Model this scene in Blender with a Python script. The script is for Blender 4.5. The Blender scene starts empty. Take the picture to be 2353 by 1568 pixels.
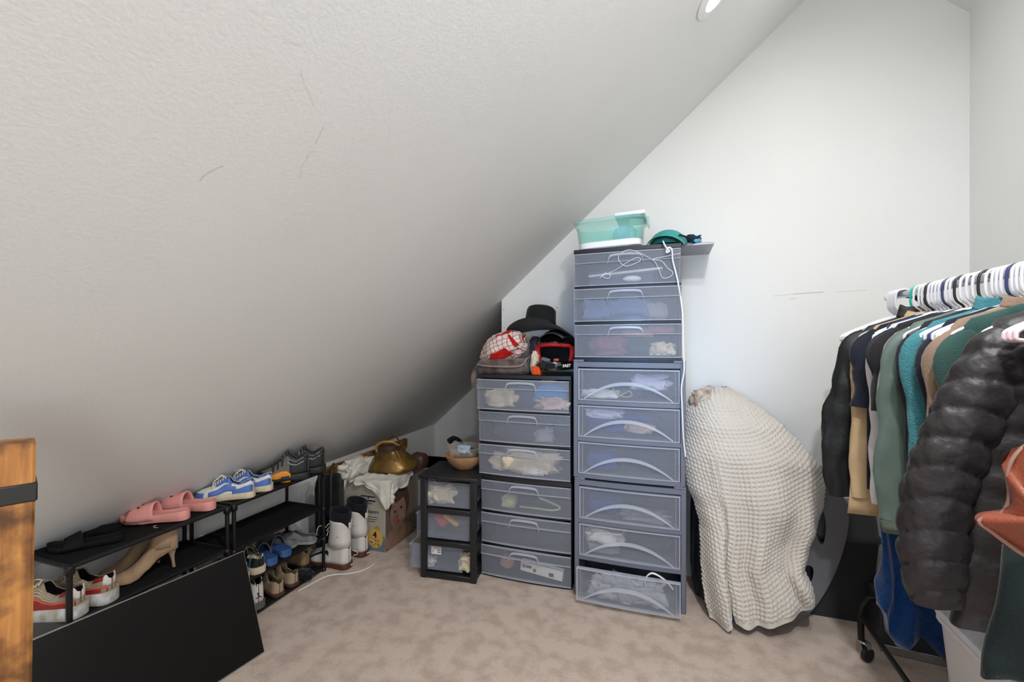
import bpy, bmesh, math, random
from math import sin, cos, pi, radians
from mathutils import Vector, Matrix, noise

# ---------------------------------------------------------------- camera, world, light, exposure
S = bpy.context.scene
COL = S.collection
cam_d = bpy.data.cameras.new('camera'); cam_d.sensor_width = 36; cam_d.lens = 1050/2353*36
cam_d.clip_start = 0.02
cam = bpy.data.objects.new('camera', cam_d); COL.objects.link(cam)
cam.location = (0, 0, 1.40); cam.rotation_euler = (pi/2, 0, radians(18.95))
S.camera = cam
W = bpy.data.worlds.new('world'); S.world = W; W.use_nodes = True
W.node_tree.nodes['Background'].inputs[0].default_value = (.55, .7, 1, 1)
W.node_tree.nodes['Background'].inputs[1].default_value = 1.0
S.view_settings.view_transform = 'Standard'; S.view_settings.look = 'None'
S.view_settings.gamma = 1; S.view_settings.use_curve_mapping = False
S.view_settings.exposure = 0.0
def area(name, loc, target, sx, sy, power, col, spread=180):
    d = bpy.data.lights.new(name, 'AREA'); d.shape = 'RECTANGLE'; d.size = sx; d.size_y = sy
    d.energy = power; d.color = col; d.spread = radians(spread)
    o = bpy.data.objects.new(name, d); COL.objects.link(o); o.location = loc
    o.rotation_euler = (Vector(target)-Vector(loc)).to_track_quat('-Z', 'Y').to_euler()
    return o
DAY = area('window_daylight', (-.35, -1.66, 1.55), (-.16, 2.5, 1.25), .5, .9, 1.3, (.30, .57, 1.0), 24)
DOOR_FILL = area('doorway_fill', (.85, -1.62, 1.05), (-.6, 2.0, .8), .75, 1.9, 22, (.90, .97, 1.0), 170)  # added fill light behind the camera, placed at the unseen doorway
CAN_W = 9

# ---------------------------------------------------------------- helpers
def hexc(h):
    h = h.lstrip('#'); r = []
    for i in (0, 2, 4):
        c = int(h[i:i+2], 16)/255
        r.append(c/12.92 if c <= .04045 else ((c+.055)/1.055)**2.4)
    return (*r, 1)
MATS = {}
def mat(name, col, rough=.7, metal=0, var=0, vscale=8, bump=0, bscale=60, spec=.5, sheen=0, col2=None, coat=0, trans=0, detail=3):
    if name in MATS: return MATS[name]
    m = bpy.data.materials.new(name); m.use_nodes = True; nt = m.node_tree; N = nt.nodes; L = nt.links
    b = N['Principled BSDF']; c = hexc(col) if isinstance(col, str) else col
    b.inputs['Base Color'].default_value = c; b.inputs['Roughness'].default_value = rough
    b.inputs['Metallic'].default_value = metal; b.inputs['Specular IOR Level'].default_value = spec
    if sheen: b.inputs['Sheen Weight'].default_value = sheen; b.inputs['Sheen Roughness'].default_value = .4
    if coat: b.inputs['Coat Weight'].default_value = coat
    if var or bump:
        tc = N.new('ShaderNodeTexCoord')
    if var or col2:
        n = N.new('ShaderNodeTexNoise'); n.inputs['Scale'].default_value = vscale; n.inputs['Detail'].default_value = detail
        if 'tc' not in dir(): pass
        L.new(tc.outputs['Object'], n.inputs['Vector'])
        r = N.new('ShaderNodeValToRGB'); r.color_ramp.elements[0].position = .35; r.color_ramp.elements[1].position = .65
        c2 = hexc(col2) if col2 else tuple(x*(1-var) for x in c[:3])+(1,)
        r.color_ramp.elements[0].color = c2; r.color_ramp.elements[1].color = c
        L.new(n.outputs['Fac'], r.inputs['Fac']); L.new(r.outputs['Color'], b.inputs['Base Color'])
    if bump:
        n2 = N.new('ShaderNodeTexNoise'); n2.inputs['Scale'].default_value = bscale; n2.inputs['Detail'].default_value = 2
        L.new(tc.outputs['Object'], n2.inputs['Vector'])
        bp = N.new('ShaderNodeBump'); bp.inputs['Strength'].default_value = bump; bp.inputs['Distance'].default_value = .01
        L.new(n2.outputs['Fac'], bp.inputs['Height']); L.new(bp.outputs['Normal'], b.inputs['Normal'])
    MATS[name] = m; return m
def fabric(name, col, var=.18, vscale=14, bump=.25, bscale=220, sheen=.15, rough=.92, col2=None):
    return mat(name, col, rough, 0, var, vscale, bump, bscale, .25, sheen, col2)
def frosted(name, col, haze, rough=.25):
    """hazy see-through plastic: part of the light passes straight, the rest meets milky plastic"""
    m = bpy.data.materials.new(name); m.use_nodes = True; nt = m.node_tree; N = nt.nodes; L = nt.links
    b = N['Principled BSDF']; b.inputs['Base Color'].default_value = hexc(col); b.inputs['Roughness'].default_value = rough
    t = N.new('ShaderNodeBsdfTransparent'); mx = N.new('ShaderNodeMixShader'); mx.inputs[0].default_value = haze
    L.new(t.outputs[0], mx.inputs[1]); L.new(b.outputs[0], mx.inputs[2])
    L.new(mx.outputs[0], N['Material Output'].inputs['Surface']); MATS[name] = m; return m

class B:
    def __init__(s): s.bm = bmesh.new(); s.mi = 0
    def _f(s, vs):
        try: f = s.bm.faces.new(vs); f.material_index = s.mi; return f
        except ValueError: return None
    def box(s, c, size, rot=None, bev=0, seg=1):
        t = bmesh.new(); bmesh.ops.create_cube(t, size=1)
        bmesh.ops.scale(t, vec=size, verts=t.verts)
        if bev: bmesh.ops.bevel(t, geom=t.edges[:], offset=bev, segments=seg, affect='EDGES', profile=.5)
        M = Matrix.Translation(c) @ ((rot if isinstance(rot, Matrix) else Matrix.Rotation(rot, 4, 'Z')) if rot else Matrix())
        vs = {v: s.bm.verts.new(M @ v.co) for v in t.verts}
        for f in t.faces: s._f([vs[v] for v in f.verts])
        t.free(); return s
    def loft(s, rings, closed=True, cap0=True, cap1=True):
        R = [[s.bm.verts.new(p) for p in r] for r in rings]
        for a, b in zip(R, R[1:]):
            n = len(a)
            for i in range(n if closed else n-1):
                j = (i+1) % n; s._f([a[i], a[j], b[j], b[i]])
        if closed and cap0: s._f(R[0][::-1])
        if closed and cap1: s._f(R[-1])
        return s
    def grid(s, fn, nu, nv):
        return s.loft([[fn(i/nu, j/nv) for i in range(nu+1)] for j in range(nv+1)], closed=False)
    def tube(s, pts, r, n=8, closed=False, flat=1.0):
        P = [Vector(p) for p in pts]; rings = []; m = len(P)
        up = Vector((0, 0, 1)); prev = None
        for i, p in enumerate(P):
            if closed: t = P[(i+1) % m]-P[i-1]
            else: t = P[min(i+1, m-1)]-P[max(i-1, 0)]
            t.normalize()
            if prev is None:
                a = t.cross(up)
                if a.length < .1: a = t.cross(Vector((0, 1, 0)))
            else: a = prev - t*prev.dot(t)
            a.normalize(); prev = a; b = t.cross(a)
            rr = r[i] if isinstance(r, (list, tuple)) else r
            rings.append([p+(a*cos(2*pi*k/n)+b*sin(2*pi*k/n)*flat)*rr for k in range(n)])
        if closed: rings.append(rings[0])
        return s.loft(rings, cap0=not closed, cap1=not closed)
    def lathe(s, prof, n=28, c=(0, 0, 0), sx=1, sy=1, fn=None):
        rings = []
        for r, z in prof:
            ring = [Vector((c[0]+r*sx*cos(2*pi*k/n), c[1]+r*sy*sin(2*pi*k/n), c[2]+z)) for k in range(n)]
            if fn: ring = [fn(v) for v in ring]
            rings.append(ring)
        return s.loft(rings)
    def prism(s, poly, z0, z1, M=None):
        M = M or Matrix()
        return s.loft([[M @ Vector((x, y, z0)) for x, y in poly], [M @ Vector((x, y, z1)) for x, y in poly]])
    def build(s, name, m, parent=None, smooth=True, sharp=38, weld=0, sub=0, solid=0, loc=None):
        bm = s.bm
        if weld: bmesh.ops.remove_doubles(bm, verts=bm.verts, dist=weld)
        bmesh.ops.recalc_face_normals(bm, faces=bm.faces)
        me = bpy.data.meshes.new(name); bm.to_mesh(me); bm.free()
        for x in (m if isinstance(m, (list, tuple)) else [m]): me.materials.append(x)
        if smooth:
            me.polygons.foreach_set('use_smooth', [True]*len(me.polygons))
            me.set_sharp_from_angle(angle=radians(sharp))
        o = bpy.data.objects.new(name, me); COL.objects.link(o)
        if parent: o.parent = parent
        if loc: o.location = loc
        if solid:
            d = o.modifiers.new('thickness', 'SOLIDIFY'); d.thickness = solid; d.offset = -1
        if sub:
            d = o.modifiers.new('smooth', 'SUBSURF'); d.levels = sub; d.render_levels = sub
        return o
def T(name, label, cat, loc=(0, 0, 0), rz=0, group=None):
    o = bpy.data.objects.new(name, None); COL.objects.link(o); o.empty_display_size = .05
    o.location = loc; o.rotation_euler = (0, 0, rz); tag(o, label, cat, group); return o
def tag(o, label, cat, group=None):
    o['label'] = label; o['category'] = cat
    if group: o['group'] = group
    return o
def struct(o): o['kind'] = 'structure'; return o
def copy_tree(o, parent=None):
    c = o.copy(); COL.objects.link(c); c.parent = parent
    for ch in list(o.children): copy_tree(ch, c)
    return c
def bez(pts, n=8, closed=False):
    """Catmull-Rom through points"""
    P = [Vector(p) for p in pts]; out = []; m = len(P)
    for i in range(m if closed else m-1):
        if closed: p0, p1, p2, p3 = P[i-1], P[i], P[(i+1) % m], P[(i+2) % m]
        else: p0, p1, p2, p3 = P[max(i-1, 0)], P[i], P[i+1], P[min(i+2, m-1)]
        for k in range(n):
            t = k/n
            out.append(.5*((2*p1)+(p2-p0)*t+(2*p0-5*p1+4*p2-p3)*t*t+(3*p1-p0-3*p2+p3)*t**3))
    if not closed: out.append(P[-1])
    return out
def itp(tab, x):
    if x <= tab[0][0]: return tab[0][1]
    for (a, b), (c, d) in zip(tab, tab[1:]):
        if x <= c:
            t = (x-a)/(c-a); t = t*t*(3-2*t)*.5+t*.5; return b+(d-b)*t
    return tab[-1][1]
def nz(p, s, seed=0): return noise.noise(Vector(p)*s+Vector((seed*7.3, seed*3.1, seed*1.7)))
def text(body, size, m, parent, loc, rot, ext=.0006, name='lettering', sx=1, bold=0):
    cu = bpy.data.curves.new(name, 'FONT'); cu.body = body; cu.size = size; cu.extrude = ext; cu.align_x = 'CENTER'; cu.align_y = 'CENTER'
    cu.offset = bold; cu.resolution_u = 3
    t = bpy.data.objects.new('t', cu); COL.objects.link(t); bpy.context.view_layer.update()
    me = bpy.data.meshes.new_from_object(t.evaluated_get(bpy.context.evaluated_depsgraph_get()))
    bpy.data.objects.remove(t); me.name = name; me.materials.clear(); me.materials.append(m)
    o = bpy.data.objects.new(name, me); COL.objects.link(o); o.parent = parent; o.location = loc
    o.rotation_euler = rot; o.scale = (sx, 1, 1); return o
def lump_bm(size, seed=1, amp=.18, box=.6, freq=2.2, sub=4, fold=.0):
    """crumpled cloth heap, base at z = 0"""
    b = B(); bmesh.ops.create_icosphere(b.bm, subdivisions=sub, radius=1)
    sx, sy, sz = size
    for v in b.bm.verts:
        p = v.co.copy()
        q = Vector([math.copysign(abs(c)**box, c) for c in p])
        d = 1+amp*nz(p, freq, seed)+amp*.5*nz(p, freq*2.3, seed+5)-amp*.5*abs(nz((p.x*.4, p.y, p.z), freq*2.6, seed+9))
        if fold: d += fold*sin(9*(p.x+.5*nz(p, 1.5, seed))+4*p.z)
        q *= d
        v.co = Vector((q.x*sx/2, q.y*sy/2, max(0, (q.z*.5+.42)*sz)))
    return b
def lump(name, label, cat, loc, size, m, seed=1, rz=0, group=None, **k):
    o = lump_bm(size, seed, **k).build(name, m, sharp=180); o.location = loc; o.rotation_euler = (0, 0, rz)
    return tag(o, label, cat, group)
# ---------------------------------------------------------------- the room
XK, ZK, XR, YG, YA, YF, XE = -2.38, .505, 1.43, 2.92, 4.38, -1.7, -1.077
RX0, RZ0 = .94, 3.493          # ridge
def zs_left(x): return 2.647+.9*x
def add_marks(m, segs):
    nt = m.node_tree; N = nt.nodes; L = nt.links; b = N['Principled BSDF']
    g = N.new('ShaderNodeNewGeometry'); tot = None
    for a, e, w, k in segs:
        a = Vector(a); e = Vector(e); ba = e-a
        s1 = N.new('ShaderNodeVectorMath'); s1.operation = 'SUBTRACT'; L.new(g.outputs['Position'], s1.inputs[0]); s1.inputs[1].default_value = a
        d1 = N.new('ShaderNodeVectorMath'); d1.operation = 'DOT_PRODUCT'; L.new(s1.outputs[0], d1.inputs[0]); d1.inputs[1].default_value = ba/max(ba.length_squared, 1e-9)
        c = N.new('ShaderNodeClamp'); L.new(d1.outputs['Value'], c.inputs[0])
        s2 = N.new('ShaderNodeVectorMath'); s2.operation = 'SCALE'; s2.inputs[0].default_value = ba; L.new(c.outputs[0], s2.inputs['Scale'])
        s3 = N.new('ShaderNodeVectorMath'); s3.operation = 'DISTANCE'; L.new(s1.outputs[0], s3.inputs[0]); L.new(s2.outputs[0], s3.inputs[1])
        r = N.new('ShaderNodeMapRange'); L.new(s3.outputs['Value'], r.inputs[0]); r.inputs[1].default_value = w; r.inputs[2].default_value = 0; r.inputs[3].default_value = 0; r.inputs[4].default_value = k
        if tot is None: tot = r.outputs[0]
        else:
            mx = N.new('ShaderNodeMath'); mx.operation = 'MAXIMUM'; L.new(tot, mx.inputs[0]); L.new(r.outputs[0], mx.inputs[1]); tot = mx.outputs[0]
    mix = N.new('ShaderNodeMix'); mix.data_type = 'RGBA'
    L.new(tot, mix.inputs['Factor'])
    src = b.inputs['Base Color']
    if src.is_linked: L.new(src.links[0].from_socket, mix.inputs['A'])
    else: mix.inputs['A'].default_value = src.default_value
    mix.inputs['B'].default_value = (.09, .09, .085, 1); L.new(mix.outputs['Result'], src)
m_wall = mat('wall_paint', '#e9e9e6', .62, var=.02, vscale=2, bump=.05, bscale=160, spec=.3)
m_slope = mat('ceiling_paint', '#e6e6e3', .55, var=.02, vscale=2, bump=.06, bscale=120, spec=.35)
def on_slope(x, y): return (x, y, zs_left(x))
SL = []
def slope_at(u, v):            # where a mark seen from the doorway lies on the sloped ceiling
    a = radians(18.95); r = (u-1176.5)/1050; up = (784-v)/1050
    d = Vector((-sin(a)+r*cos(a), cos(a)+r*sin(a), up)); t = (2.647-1.4)/(d.z-.9*d.x); return Vector((0, 0, 1.4))+d*t
for pl, k in (([(460, 415), (468, 405), (482, 396), (498, 387), (511, 383)], .55), ([(690, 165), (698, 190), (709, 215), (721, 243)], .33),
              ([(725, 330), (734, 312), (743, 293)], .45), ([(690, 410), (692, 392), (696, 378), (704, 368), (710, 352), (724, 347)], .28), ([(650, 98), (672, 98), (692, 107)], .25)):
    for a, e in zip(pl, pl[1:]): SL.append((slope_at(*a), slope_at(*e), .0036, k*.5))
add_marks(m_slope, SL)
m_gable = m_wall.copy(); m_gable.name = 'gable_paint'
add_marks(m_gable, [((.56, YG, 1.655), (.66, YG, 1.662), .004, .25), ((.66, YG, 1.662), (.80, YG, 1.668), .0035, .55), ((.86, YG, 1.667), (1.0, YG, 1.671), .003, .25), ((.64, YG, 1.636), (.67, YG, 1.637), .004, .3)]
          + [((x, YG, z), (x+.001, YG, z), .006, .9) for x, z in ((-1.062, 1.612), (-.735, 1.622), (-.69, 1.618), (-1.06, 1.49))])
def slab(name, pts, thick, m):
    """flat polygon given counter-clockwise seen from inside, thickened outwards"""
    P = [Vector(p) for p in pts]; n = (P[1]-P[0]).cross(P[2]-P[0]).normalized()
    b = B(); b.loft([P, [p-n*thick for p in P]]); return struct(b.build(name, m, smooth=False))
m_carpet = mat('carpet', '#f6decb', 1.0, col2='#dec4b1', vscale=11, bump=1.0, bscale=420, spec=.05, sheen=.2, detail=6)
nt = m_carpet.node_tree
n3 = nt.nodes.new('ShaderNodeTexNoise'); n3.inputs['Scale'].default_value = 260; n3.inputs['Detail'].default_value = 2
tcn = [n for n in nt.nodes if n.type == 'TEX_COORD'][0]; nt.links.new(tcn.outputs['Object'], n3.inputs['Vector'])
rr = nt.nodes.new('ShaderNodeMapRange'); rr.inputs[1].default_value = .3; rr.inputs[2].default_value = .7; rr.inputs[3].default_value = .72; rr.inputs[4].default_value = 1.22
nt.links.new(n3.outputs['Fac'], rr.inputs[0])
mm = nt.nodes.new('ShaderNodeVectorMath'); mm.operation = 'SCALE'
bs = nt.nodes['Principled BSDF'].inputs['Base Color']; src = bs.links[0].from_socket
nt.links.new(src, mm.inputs[0]); nt.links.new(rr.outputs[0], mm.inputs['Scale']); nt.links.new(mm.outputs[0], bs)
ramp = [n for n in nt.nodes if n.type == 'VALTORGB'][0]; ramp.color_ramp.elements[0].position = .38; ramp.color_ramp.elements[1].position = .56
slab('floor', [(XK, YF, 0), (XR, YF, 0), (XR, YA, 0), (XK, YA, 0)], .1, m_carpet)
slab('wall_left', [(XK, YF, 0), (XK, YA, 0), (XK, YA, ZK), (XK, YF, ZK)], .1, m_wall)
slab('wall_right', [(XR, YA, 0), (XR, YF, 0), (XR, YF, 3.052), (XR, YA, 3.052)], .1, m_wall)
slab('ceiling', [(XK, YF, ZK), (XK, YA, ZK), (RX0, YA, RZ0), (RX0, YF, RZ0)], .12, m_slope)
slab('ceiling_right_slope', [(RX0, YF, RZ0), (RX0, YA, RZ0), (XR, YA, 3.052), (XR, YF, 3.052)], .12, m_slope)
slab('wall_back', [(XE, YG, 0), (XR, YG, 0), (XR, YG, 3.052), (RX0, YG, RZ0), (XE, YG, zs_left(XE))][::1], .09, m_gable)
slab('wall_alcove', [(XK, YA, 0), (XR, YA, 0), (XR, YA, 3.05), (RX0, YA, RZ0), (XK, YA, ZK)], .1, m_wall)
# wall behind the camera with a window and a doorway
b = B()
wx0, wx1, wz0, wz1 = -.85, .15, .95, 2.15; dx0, dx1, dz1 = .45, 1.25, 2.03
def quadY(x0, x1, z0a, z1a, z0b, z1b): b.loft([[(x0, YF, z0a), (x1, YF, z0b), (x1, YF, z1b), (x0, YF, z1a)], [(x0, YF-.1, z0a), (x1, YF-.1, z0b), (x1, YF-.1, z1b), (x0, YF-.1, z1a)]])
quadY(XK, wx0, 0, ZK, 0, zs_left(wx0)); 
zl = zs_left(wx0); zr = zs_left(wx1)
quadY(wx0, wx1, 0, wz0, 0, wz0)
quadY(wx1, dx0, 0, zr, 0, zs_left(dx0))
quadY(dx0, RX0, dz1, zs_left(dx0), dz1, RZ0); quadY(RX0, dx1, dz1, RZ0, dz1, RZ0-.9*(dx1-RX0))
quadY(dx1, XR, 0, RZ0-.9*(dx1-RX0), 0, 3.052)
quadY(wx0, wx1, min(wz1, zl-.02), zl, wz1, zr)
struct(b.build('wall_front', m_wall, smooth=False))
m_white = mat('white_gloss_paint', '#efefec', .35)
b = B()
for x in (wx0, wx1, (wx0+wx1)/2): b.box((x, YF-.03, (wz0+1.85)/2), (.05, .06, 1.85-wz0), bev=.004)
for z in (wz0, 1.85): b.box(((wx0+wx1)/2, YF-.03, z), (1.05, .06, .05), bev=.004)
struct(b.build('window_1', m_white))
b = B()
for x in (dx0-.03, dx1+.03): b.box((x, YF+.008, dz1/2), (.07, .03, dz1+.06), bev=.004)
b.box(((dx0+dx1)/2, YF+.008, dz1+.03), (dx1-dx0+.13, .03, .07), bev=.004)
struct(b.build('trim_1', m_white))
# recessed lamps set into the slopes, some of them added as fill
m_emit = bpy.data.materials.new('lamp_lens'); m_emit.use_nodes = True
e_ = m_emit.node_tree.nodes['Principled BSDF']; e_.inputs['Emission Color'].default_value = (1, .98, .95, 1); e_.inputs['Emission Strength'].default_value = 6
def can(x, y, side, label, power, down=False):
    z = zs_left(x) if side < 0 else RZ0-.9*(x-RX0)
    n = Vector((.669, 0, -.743)) if side < 0 else Vector((-.669, 0, -.743))
    nd = Vector((0, 0, -1)) if down else n; q = n.to_track_quat('Z', 'Y').to_euler()
    t = T('recessed_ceiling_light', label, 'ceiling light', (x, y, z)); t.rotation_euler = q
    B().lathe([(.062, .001), (.085, .001), (.085, .006), (.062, .012)], 32).build('trim_ring', m_white, t)
    B().lathe([(.001, .016), (.03, .0155), (.055, .011), (.061, .004)], 32).build('lens', m_emit, t)
    d = bpy.data.lights.new('lamp', 'AREA'); d.shape = 'DISK'; d.size = .12; d.energy = power; d.color = (.97, .98, 1.0); d.spread = pi
    o = bpy.data.objects.new('lamp', d); COL.objects.link(o); o.location = Vector((x, y, z))+n*.06; o.rotation_euler = nd.to_track_quat('-Z', 'Y').to_euler()
can(.172, 2.03, -1, 'round recessed light in the sloped ceiling, cut by the top edge', CAN_W*.22)
can(.62, 2.25, -1, 'round recessed downlight in the slope close to the gable wall', CAN_W*.15, True)
can(.40, .25, -1, 'round recessed light in the sloped ceiling above the camera', CAN_W*4.8, True)
can(.35, .85, -1, 'added fill downlight, out of view, in the slope midway to the gable', CAN_W*1.7, True)  # unseen extra lamp, added to brighten the floor
can(1.25, .75, 1, 'added fill light, out of view, in the right-hand slope above the clothes rack', CAN_W*.8)  # unseen extra lamp, added to lift the left slope and the carpet
# ---------------------------------------------------------------- plastic drawer towers
m_blackpl = mat('black_plastic', '#1b1b1e', .42, bump=.05, bscale=300)
m_greypl = mat('grey_plastic', '#696d7b', .4, bump=.04, bscale=300)
m_front = frosted('milky_plastic', '#b4bac8', .20, .38)
m_side = frosted('milky_plastic_thin', '#b8bcc5', .05, .3)
m_rim = frosted('milky_plastic_rim', '#d2d8e4', .42, .2)
def bowed(x, w, bow): return -bow*(1-(2*x/w)**2)
def strip(b, w, z0, z1, y0, y1, bow, n=12, taper=0):
    """bar across the front: x from -w/2 to w/2, front edge bowed towards -y"""
    rings = []
    for i in range(n+1):
        x = -w/2+w*i/n; d = bowed(x, w, bow)
        rings.append([(x, y0+d, z0), (x, y0+d-taper, z1), (x, y1, z1), (x, y1, z0)])
    return b.loft(rings)
def black_unit(label, loc, w, d, h, rz=0, pulls=(0, 0, 0), bow=.014, tilt=0):
    t = T('drawer_unit', label, 'drawer unit', loc, rz, 'black-framed drawer units'); t.rotation_euler = (0, tilt, rz)
    b = B(); dh = (h-.022)/3
    strip(b, w, h-.02, h, -d/2, d/2, bow)
    b.build('top', m_blackpl, t)
    b = B()
    for sx in (-1, 1):
        for y in (-d/2+.035, d/2-.02): b.box((sx*(w/2-.008), y, h/2-.01), (.014, .035, h-.02), bev=.002)
        b.box((sx*(w/2-.006), 0, h/2-.01), (.006, d-.06, h-.022))
    b.box((0, d/2-.006, h/2-.01), (w-.02, .008, h-.022))
    b.build('frame', m_blackpl, t)
    for k in range(3):
        b = B(); z = k*dh; strip(b, w-.004, z, z+.013, -d/2+.012, d/2-.01, bow); b.build('rail', m_blackpl, t)
    for k in range(3):
        z0 = k*dh+.015; z1 = (k+1)*dh-.003; y = -d/2-pulls[2-k]; zm = z0+(z1-z0)*.70; ww = w-.006
        dr = B()
        n = 14; rings = []
        for i in range(n+1):
            x = -ww/2+ww*i/n; q = bowed(x, ww, bow)
            rings.append([(x, y+q, z0), (x, y+q-.004, zm-.002), (x, y+q-.010, zm), (x, y+q-.008, z1), (x, y+q-.004, z1), (x, y+q-.004, zm+.002), (x, y+q+.003, z0)])
        dr.loft(rings); fr = dr.build('drawer', m_front, t)
        hb = B(); hz = z1-.026; pts = []
        # bracket-shaped grip standing proud of the front
        hw = w*.155; prof = bez([(-hw-.006, 0, hz-.038), (-hw, 0, hz-.012), (-hw+.016, 0, hz+.006), (0, 0, hz+.010), (hw-.016, 0, hz+.006), (hw, 0, hz-.012), (hw+.006, 0, hz-.038)], 6)
        hb.loft([[(p.x, y+bowed(p.x, ww, bow)-.009, p.z-.008), (p.x, y+bowed(p.x, ww, bow)-.019, p.z-.004), (p.x, y+bowed(p.x, ww, bow)-.019, p.z+.004), (p.x, y+bowed(p.x, ww, bow)-.009, p.z+.006)] for p in prof])
        hb.build('handle', m_rim, fr)
        sb = B(); yb = y+d-.035
        for sx in (-1, 1): sb.box((sx*(ww/2-.022), (y+yb)/2+.008, (z0+z1)/2-.012), (.003, yb-y-.012, z1-z0-.03))
        sb.box((0, (y+yb)/2+.008, z0+.006), (ww-.045, yb-y-.012, .003)); sb.box((0, yb, (z0+z1)/2-.012), (ww-.045, .003, z1-z0-.03))
        sb.build('tub', m_side, fr)
        rb = B(); strip(rb, ww, z0, z0+.004, y-.002, y+.004, bow); strip(rb, ww, z1-.004, z1, y-.009, y-.003, bow)
        strip(rb, ww, zm-.0015, zm+.0015, y-.012, y-.006, bow)
        rb.build('rim', m_rim, fr)
    return t
black_unit('lower black-framed unit of the shorter tower beside the small cart, standing on carpet', (-.788, 2.725, 0), .546, .40, .60)
black_unit('upper black-framed unit of the shorter tower, carrying the hat and helmet', (-.795, 2.715, .60), .556, .40, .602, pulls=(.03, 0, 0))
def grey_unit(label, loc, w, d, h, pulls=(0, 0, 0), bow=.010):
    t = T('drawer_unit', label, 'drawer unit', loc, 0, 'grey drawer units in the tall tower'); dh = (h-.045)/3
    b = B()
    for sx in (-1, 1): b.box((sx*(w/2-.013), -d/2+.018, h/2), (.026, .036, h), bev=.004); b.box((sx*(w/2-.005), .01, h/2), (.007, d-.03, h-.01), bev=.002); b.box((sx*(w/2-.013), d/2-.018, h/2), (.026, .036, h), bev=.004)
    b.box((0, d/2-.006, h/2), (w-.02, .008, h-.02))
    b.build('frame', m_greypl, t)
    b = B(); strip(b, w, h-.04, h-.012, -d/2+.004, d/2, bow); 
    for sx in (-1, 1): b.box((sx*(w/2-.03), -d/2+.02, h-.006), (.058, .045, .012), bev=.002)
    b.box((0, .03, h-.008), (w-.01, d-.09, .012)); b.build('top', m_greypl, t)
    for k in range(3):
        b = B(); z = k*dh; strip(b, w-.03, z+.001, z+.022, -d/2+.002, d/2-.01, bow); b.build('rail', m_greypl, t)
    for k in range(3):
        z0 = k*dh+.026; z1 = (k+1)*dh-.004; pu = pulls[2-k]; y = -d/2+.004-pu; ww = w-.056
        dr = B(); strip(dr, ww, z0, z1, y, y+.004, bow); fr = dr.build('drawer', m_front, t)
        rb = B(); strip(rb, ww, z1-.007, z1, y-.006, y+.012, bow); strip(rb, ww, z0-.002, z0+.003, y-.004, y+.01, bow)
        for sx in (-1, 1): rb.box((sx*(ww/2-.003), y-.001, (z0+z1)/2), (.006, .014, z1-z0)); rb.box((sx*(ww/2-.022), y, (z0+z1)/2), (.002, .008, z1-z0-.006))
        rb.build('rim', m_rim, fr)
        # long arched grip
        hb = B(); pts = []
        for i in range(25):
            s = -1+2*i/24; x = s*ww*.44; z = z0+.004+(1-abs(s)**2.1)*(z1-z0)*.52
            yy = y+bowed(x, ww, bow); wd = .0045+.006*(1-s*s)
            pts.append([(x, yy-.001, z-wd), (x, yy-.013*(1-s**4)-.001, z-wd*.6), (x, yy-.013*(1-s**4)-.001, z+wd), (x, yy-.001, z+wd)])
        hb.loft(pts); hb.build('handle', m_rim, fr)
        sb = B(); yb = y+d-.04; zc = (z0+z1)/2-.008
        for sx in (-1, 1): sb.box((sx*(ww/2-.018), (y+yb)/2+.012, zc), (.003, yb-y-.016, z1-z0-.02))
        sb.box((0, (y+yb)/2+.012, z0+.004), (ww-.036, yb-y-.016, .003)); sb.box((0, yb, zc), (ww-.036, .003, z1-z0-.02))
        sb.build('tub', m_side, fr)
    return t
grey_unit('bottom grey unit of the tall tower, its lowest drawer pulled out', (-.205, 2.695, 0), .577, .40, .65, pulls=(0, 0, .085))
grey_unit('middle grey unit of the tall tower, three arched grips', (-.209, 2.695, .65), .580, .40, .648)
black_unit('top black-framed unit of the tall tower, beneath the teal tub', (-.215, 2.69, 1.298), .556, .40, .602, pulls=(0, .012, .0), tilt=-.004)

# ---------------------------------------------------------------- what the drawers hold
c_navy = fabric('navy_cloth', '#2c3a55'); c_cream = fabric('cream_cloth', '#d8cab0'); c_white = fabric('white_cloth', '#dcdad6', var=.06)
c_blue = fabric('bright_blue_cloth', '#2f78b8'); c_pink = fabric('pale_pink_cloth', '#cdb0a4'); c_dark = fabric('charcoal_cloth', '#2e3036')
c_grey = fabric('grey_cloth', '#8f8c92'); c_lil = fabric('lilac_white_cloth', '#c9cbe0', var=.08); c_rose = fabric('rose_cloth', '#8d5160')
c_tan = fabric('tan_cloth', '#b58a66'); c_lime = fabric('pale_lime_cloth', '#bfc79a'); c_steel = fabric('steel_blue_cloth', '#5a6f96'); c_green = fabric('dark_green_cloth', '#30463e')
GL = 'clothes kept in the shorter tower'; GR = 'clothes kept in the tall tower'
LX = -.79; Y0 = 2.60
def dz(k, base=0, h=.60): return base+k*(h-.022)/3+.024
lump('shirt', 'cream collared shirt at the left of the top drawer, shorter tower', 'shirt', (LX-.16, Y0, dz(2, .6)), (.2, .14, .11), c_cream, 3, amp=.5, group=GL)
lump('jeans', 'folded navy jeans in the middle of the top drawer, shorter tower', 'jeans', (LX+.0, Y0+.06, dz(2, .6)), (.24, .2, .16), c_navy, 4, box=.4, amp=.1, group=GL)
lump('sweatshirt', 'bright blue sweatshirt in the top drawer, shorter tower', 'sweatshirt', (LX+.13, Y0+.05, dz(2, .6)), (.22, .2, .16), c_blue, 5, box=.5, amp=.15, group=GL)
lump('blouse', 'pale pink blouse at the right of the top drawer, shorter tower', 'blouse', (LX+.155, Y0-.04, dz(2, .6)), (.2, .1, .075), c_pink, 6, amp=.6, group=GL)
lump('sock', 'orange tan sock high in the top drawer, shorter tower', 'sock', (LX+.12, Y0+.02, dz(2, .6)+.14), (.09, .08, .03), c_tan, 7, group=GL)
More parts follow.
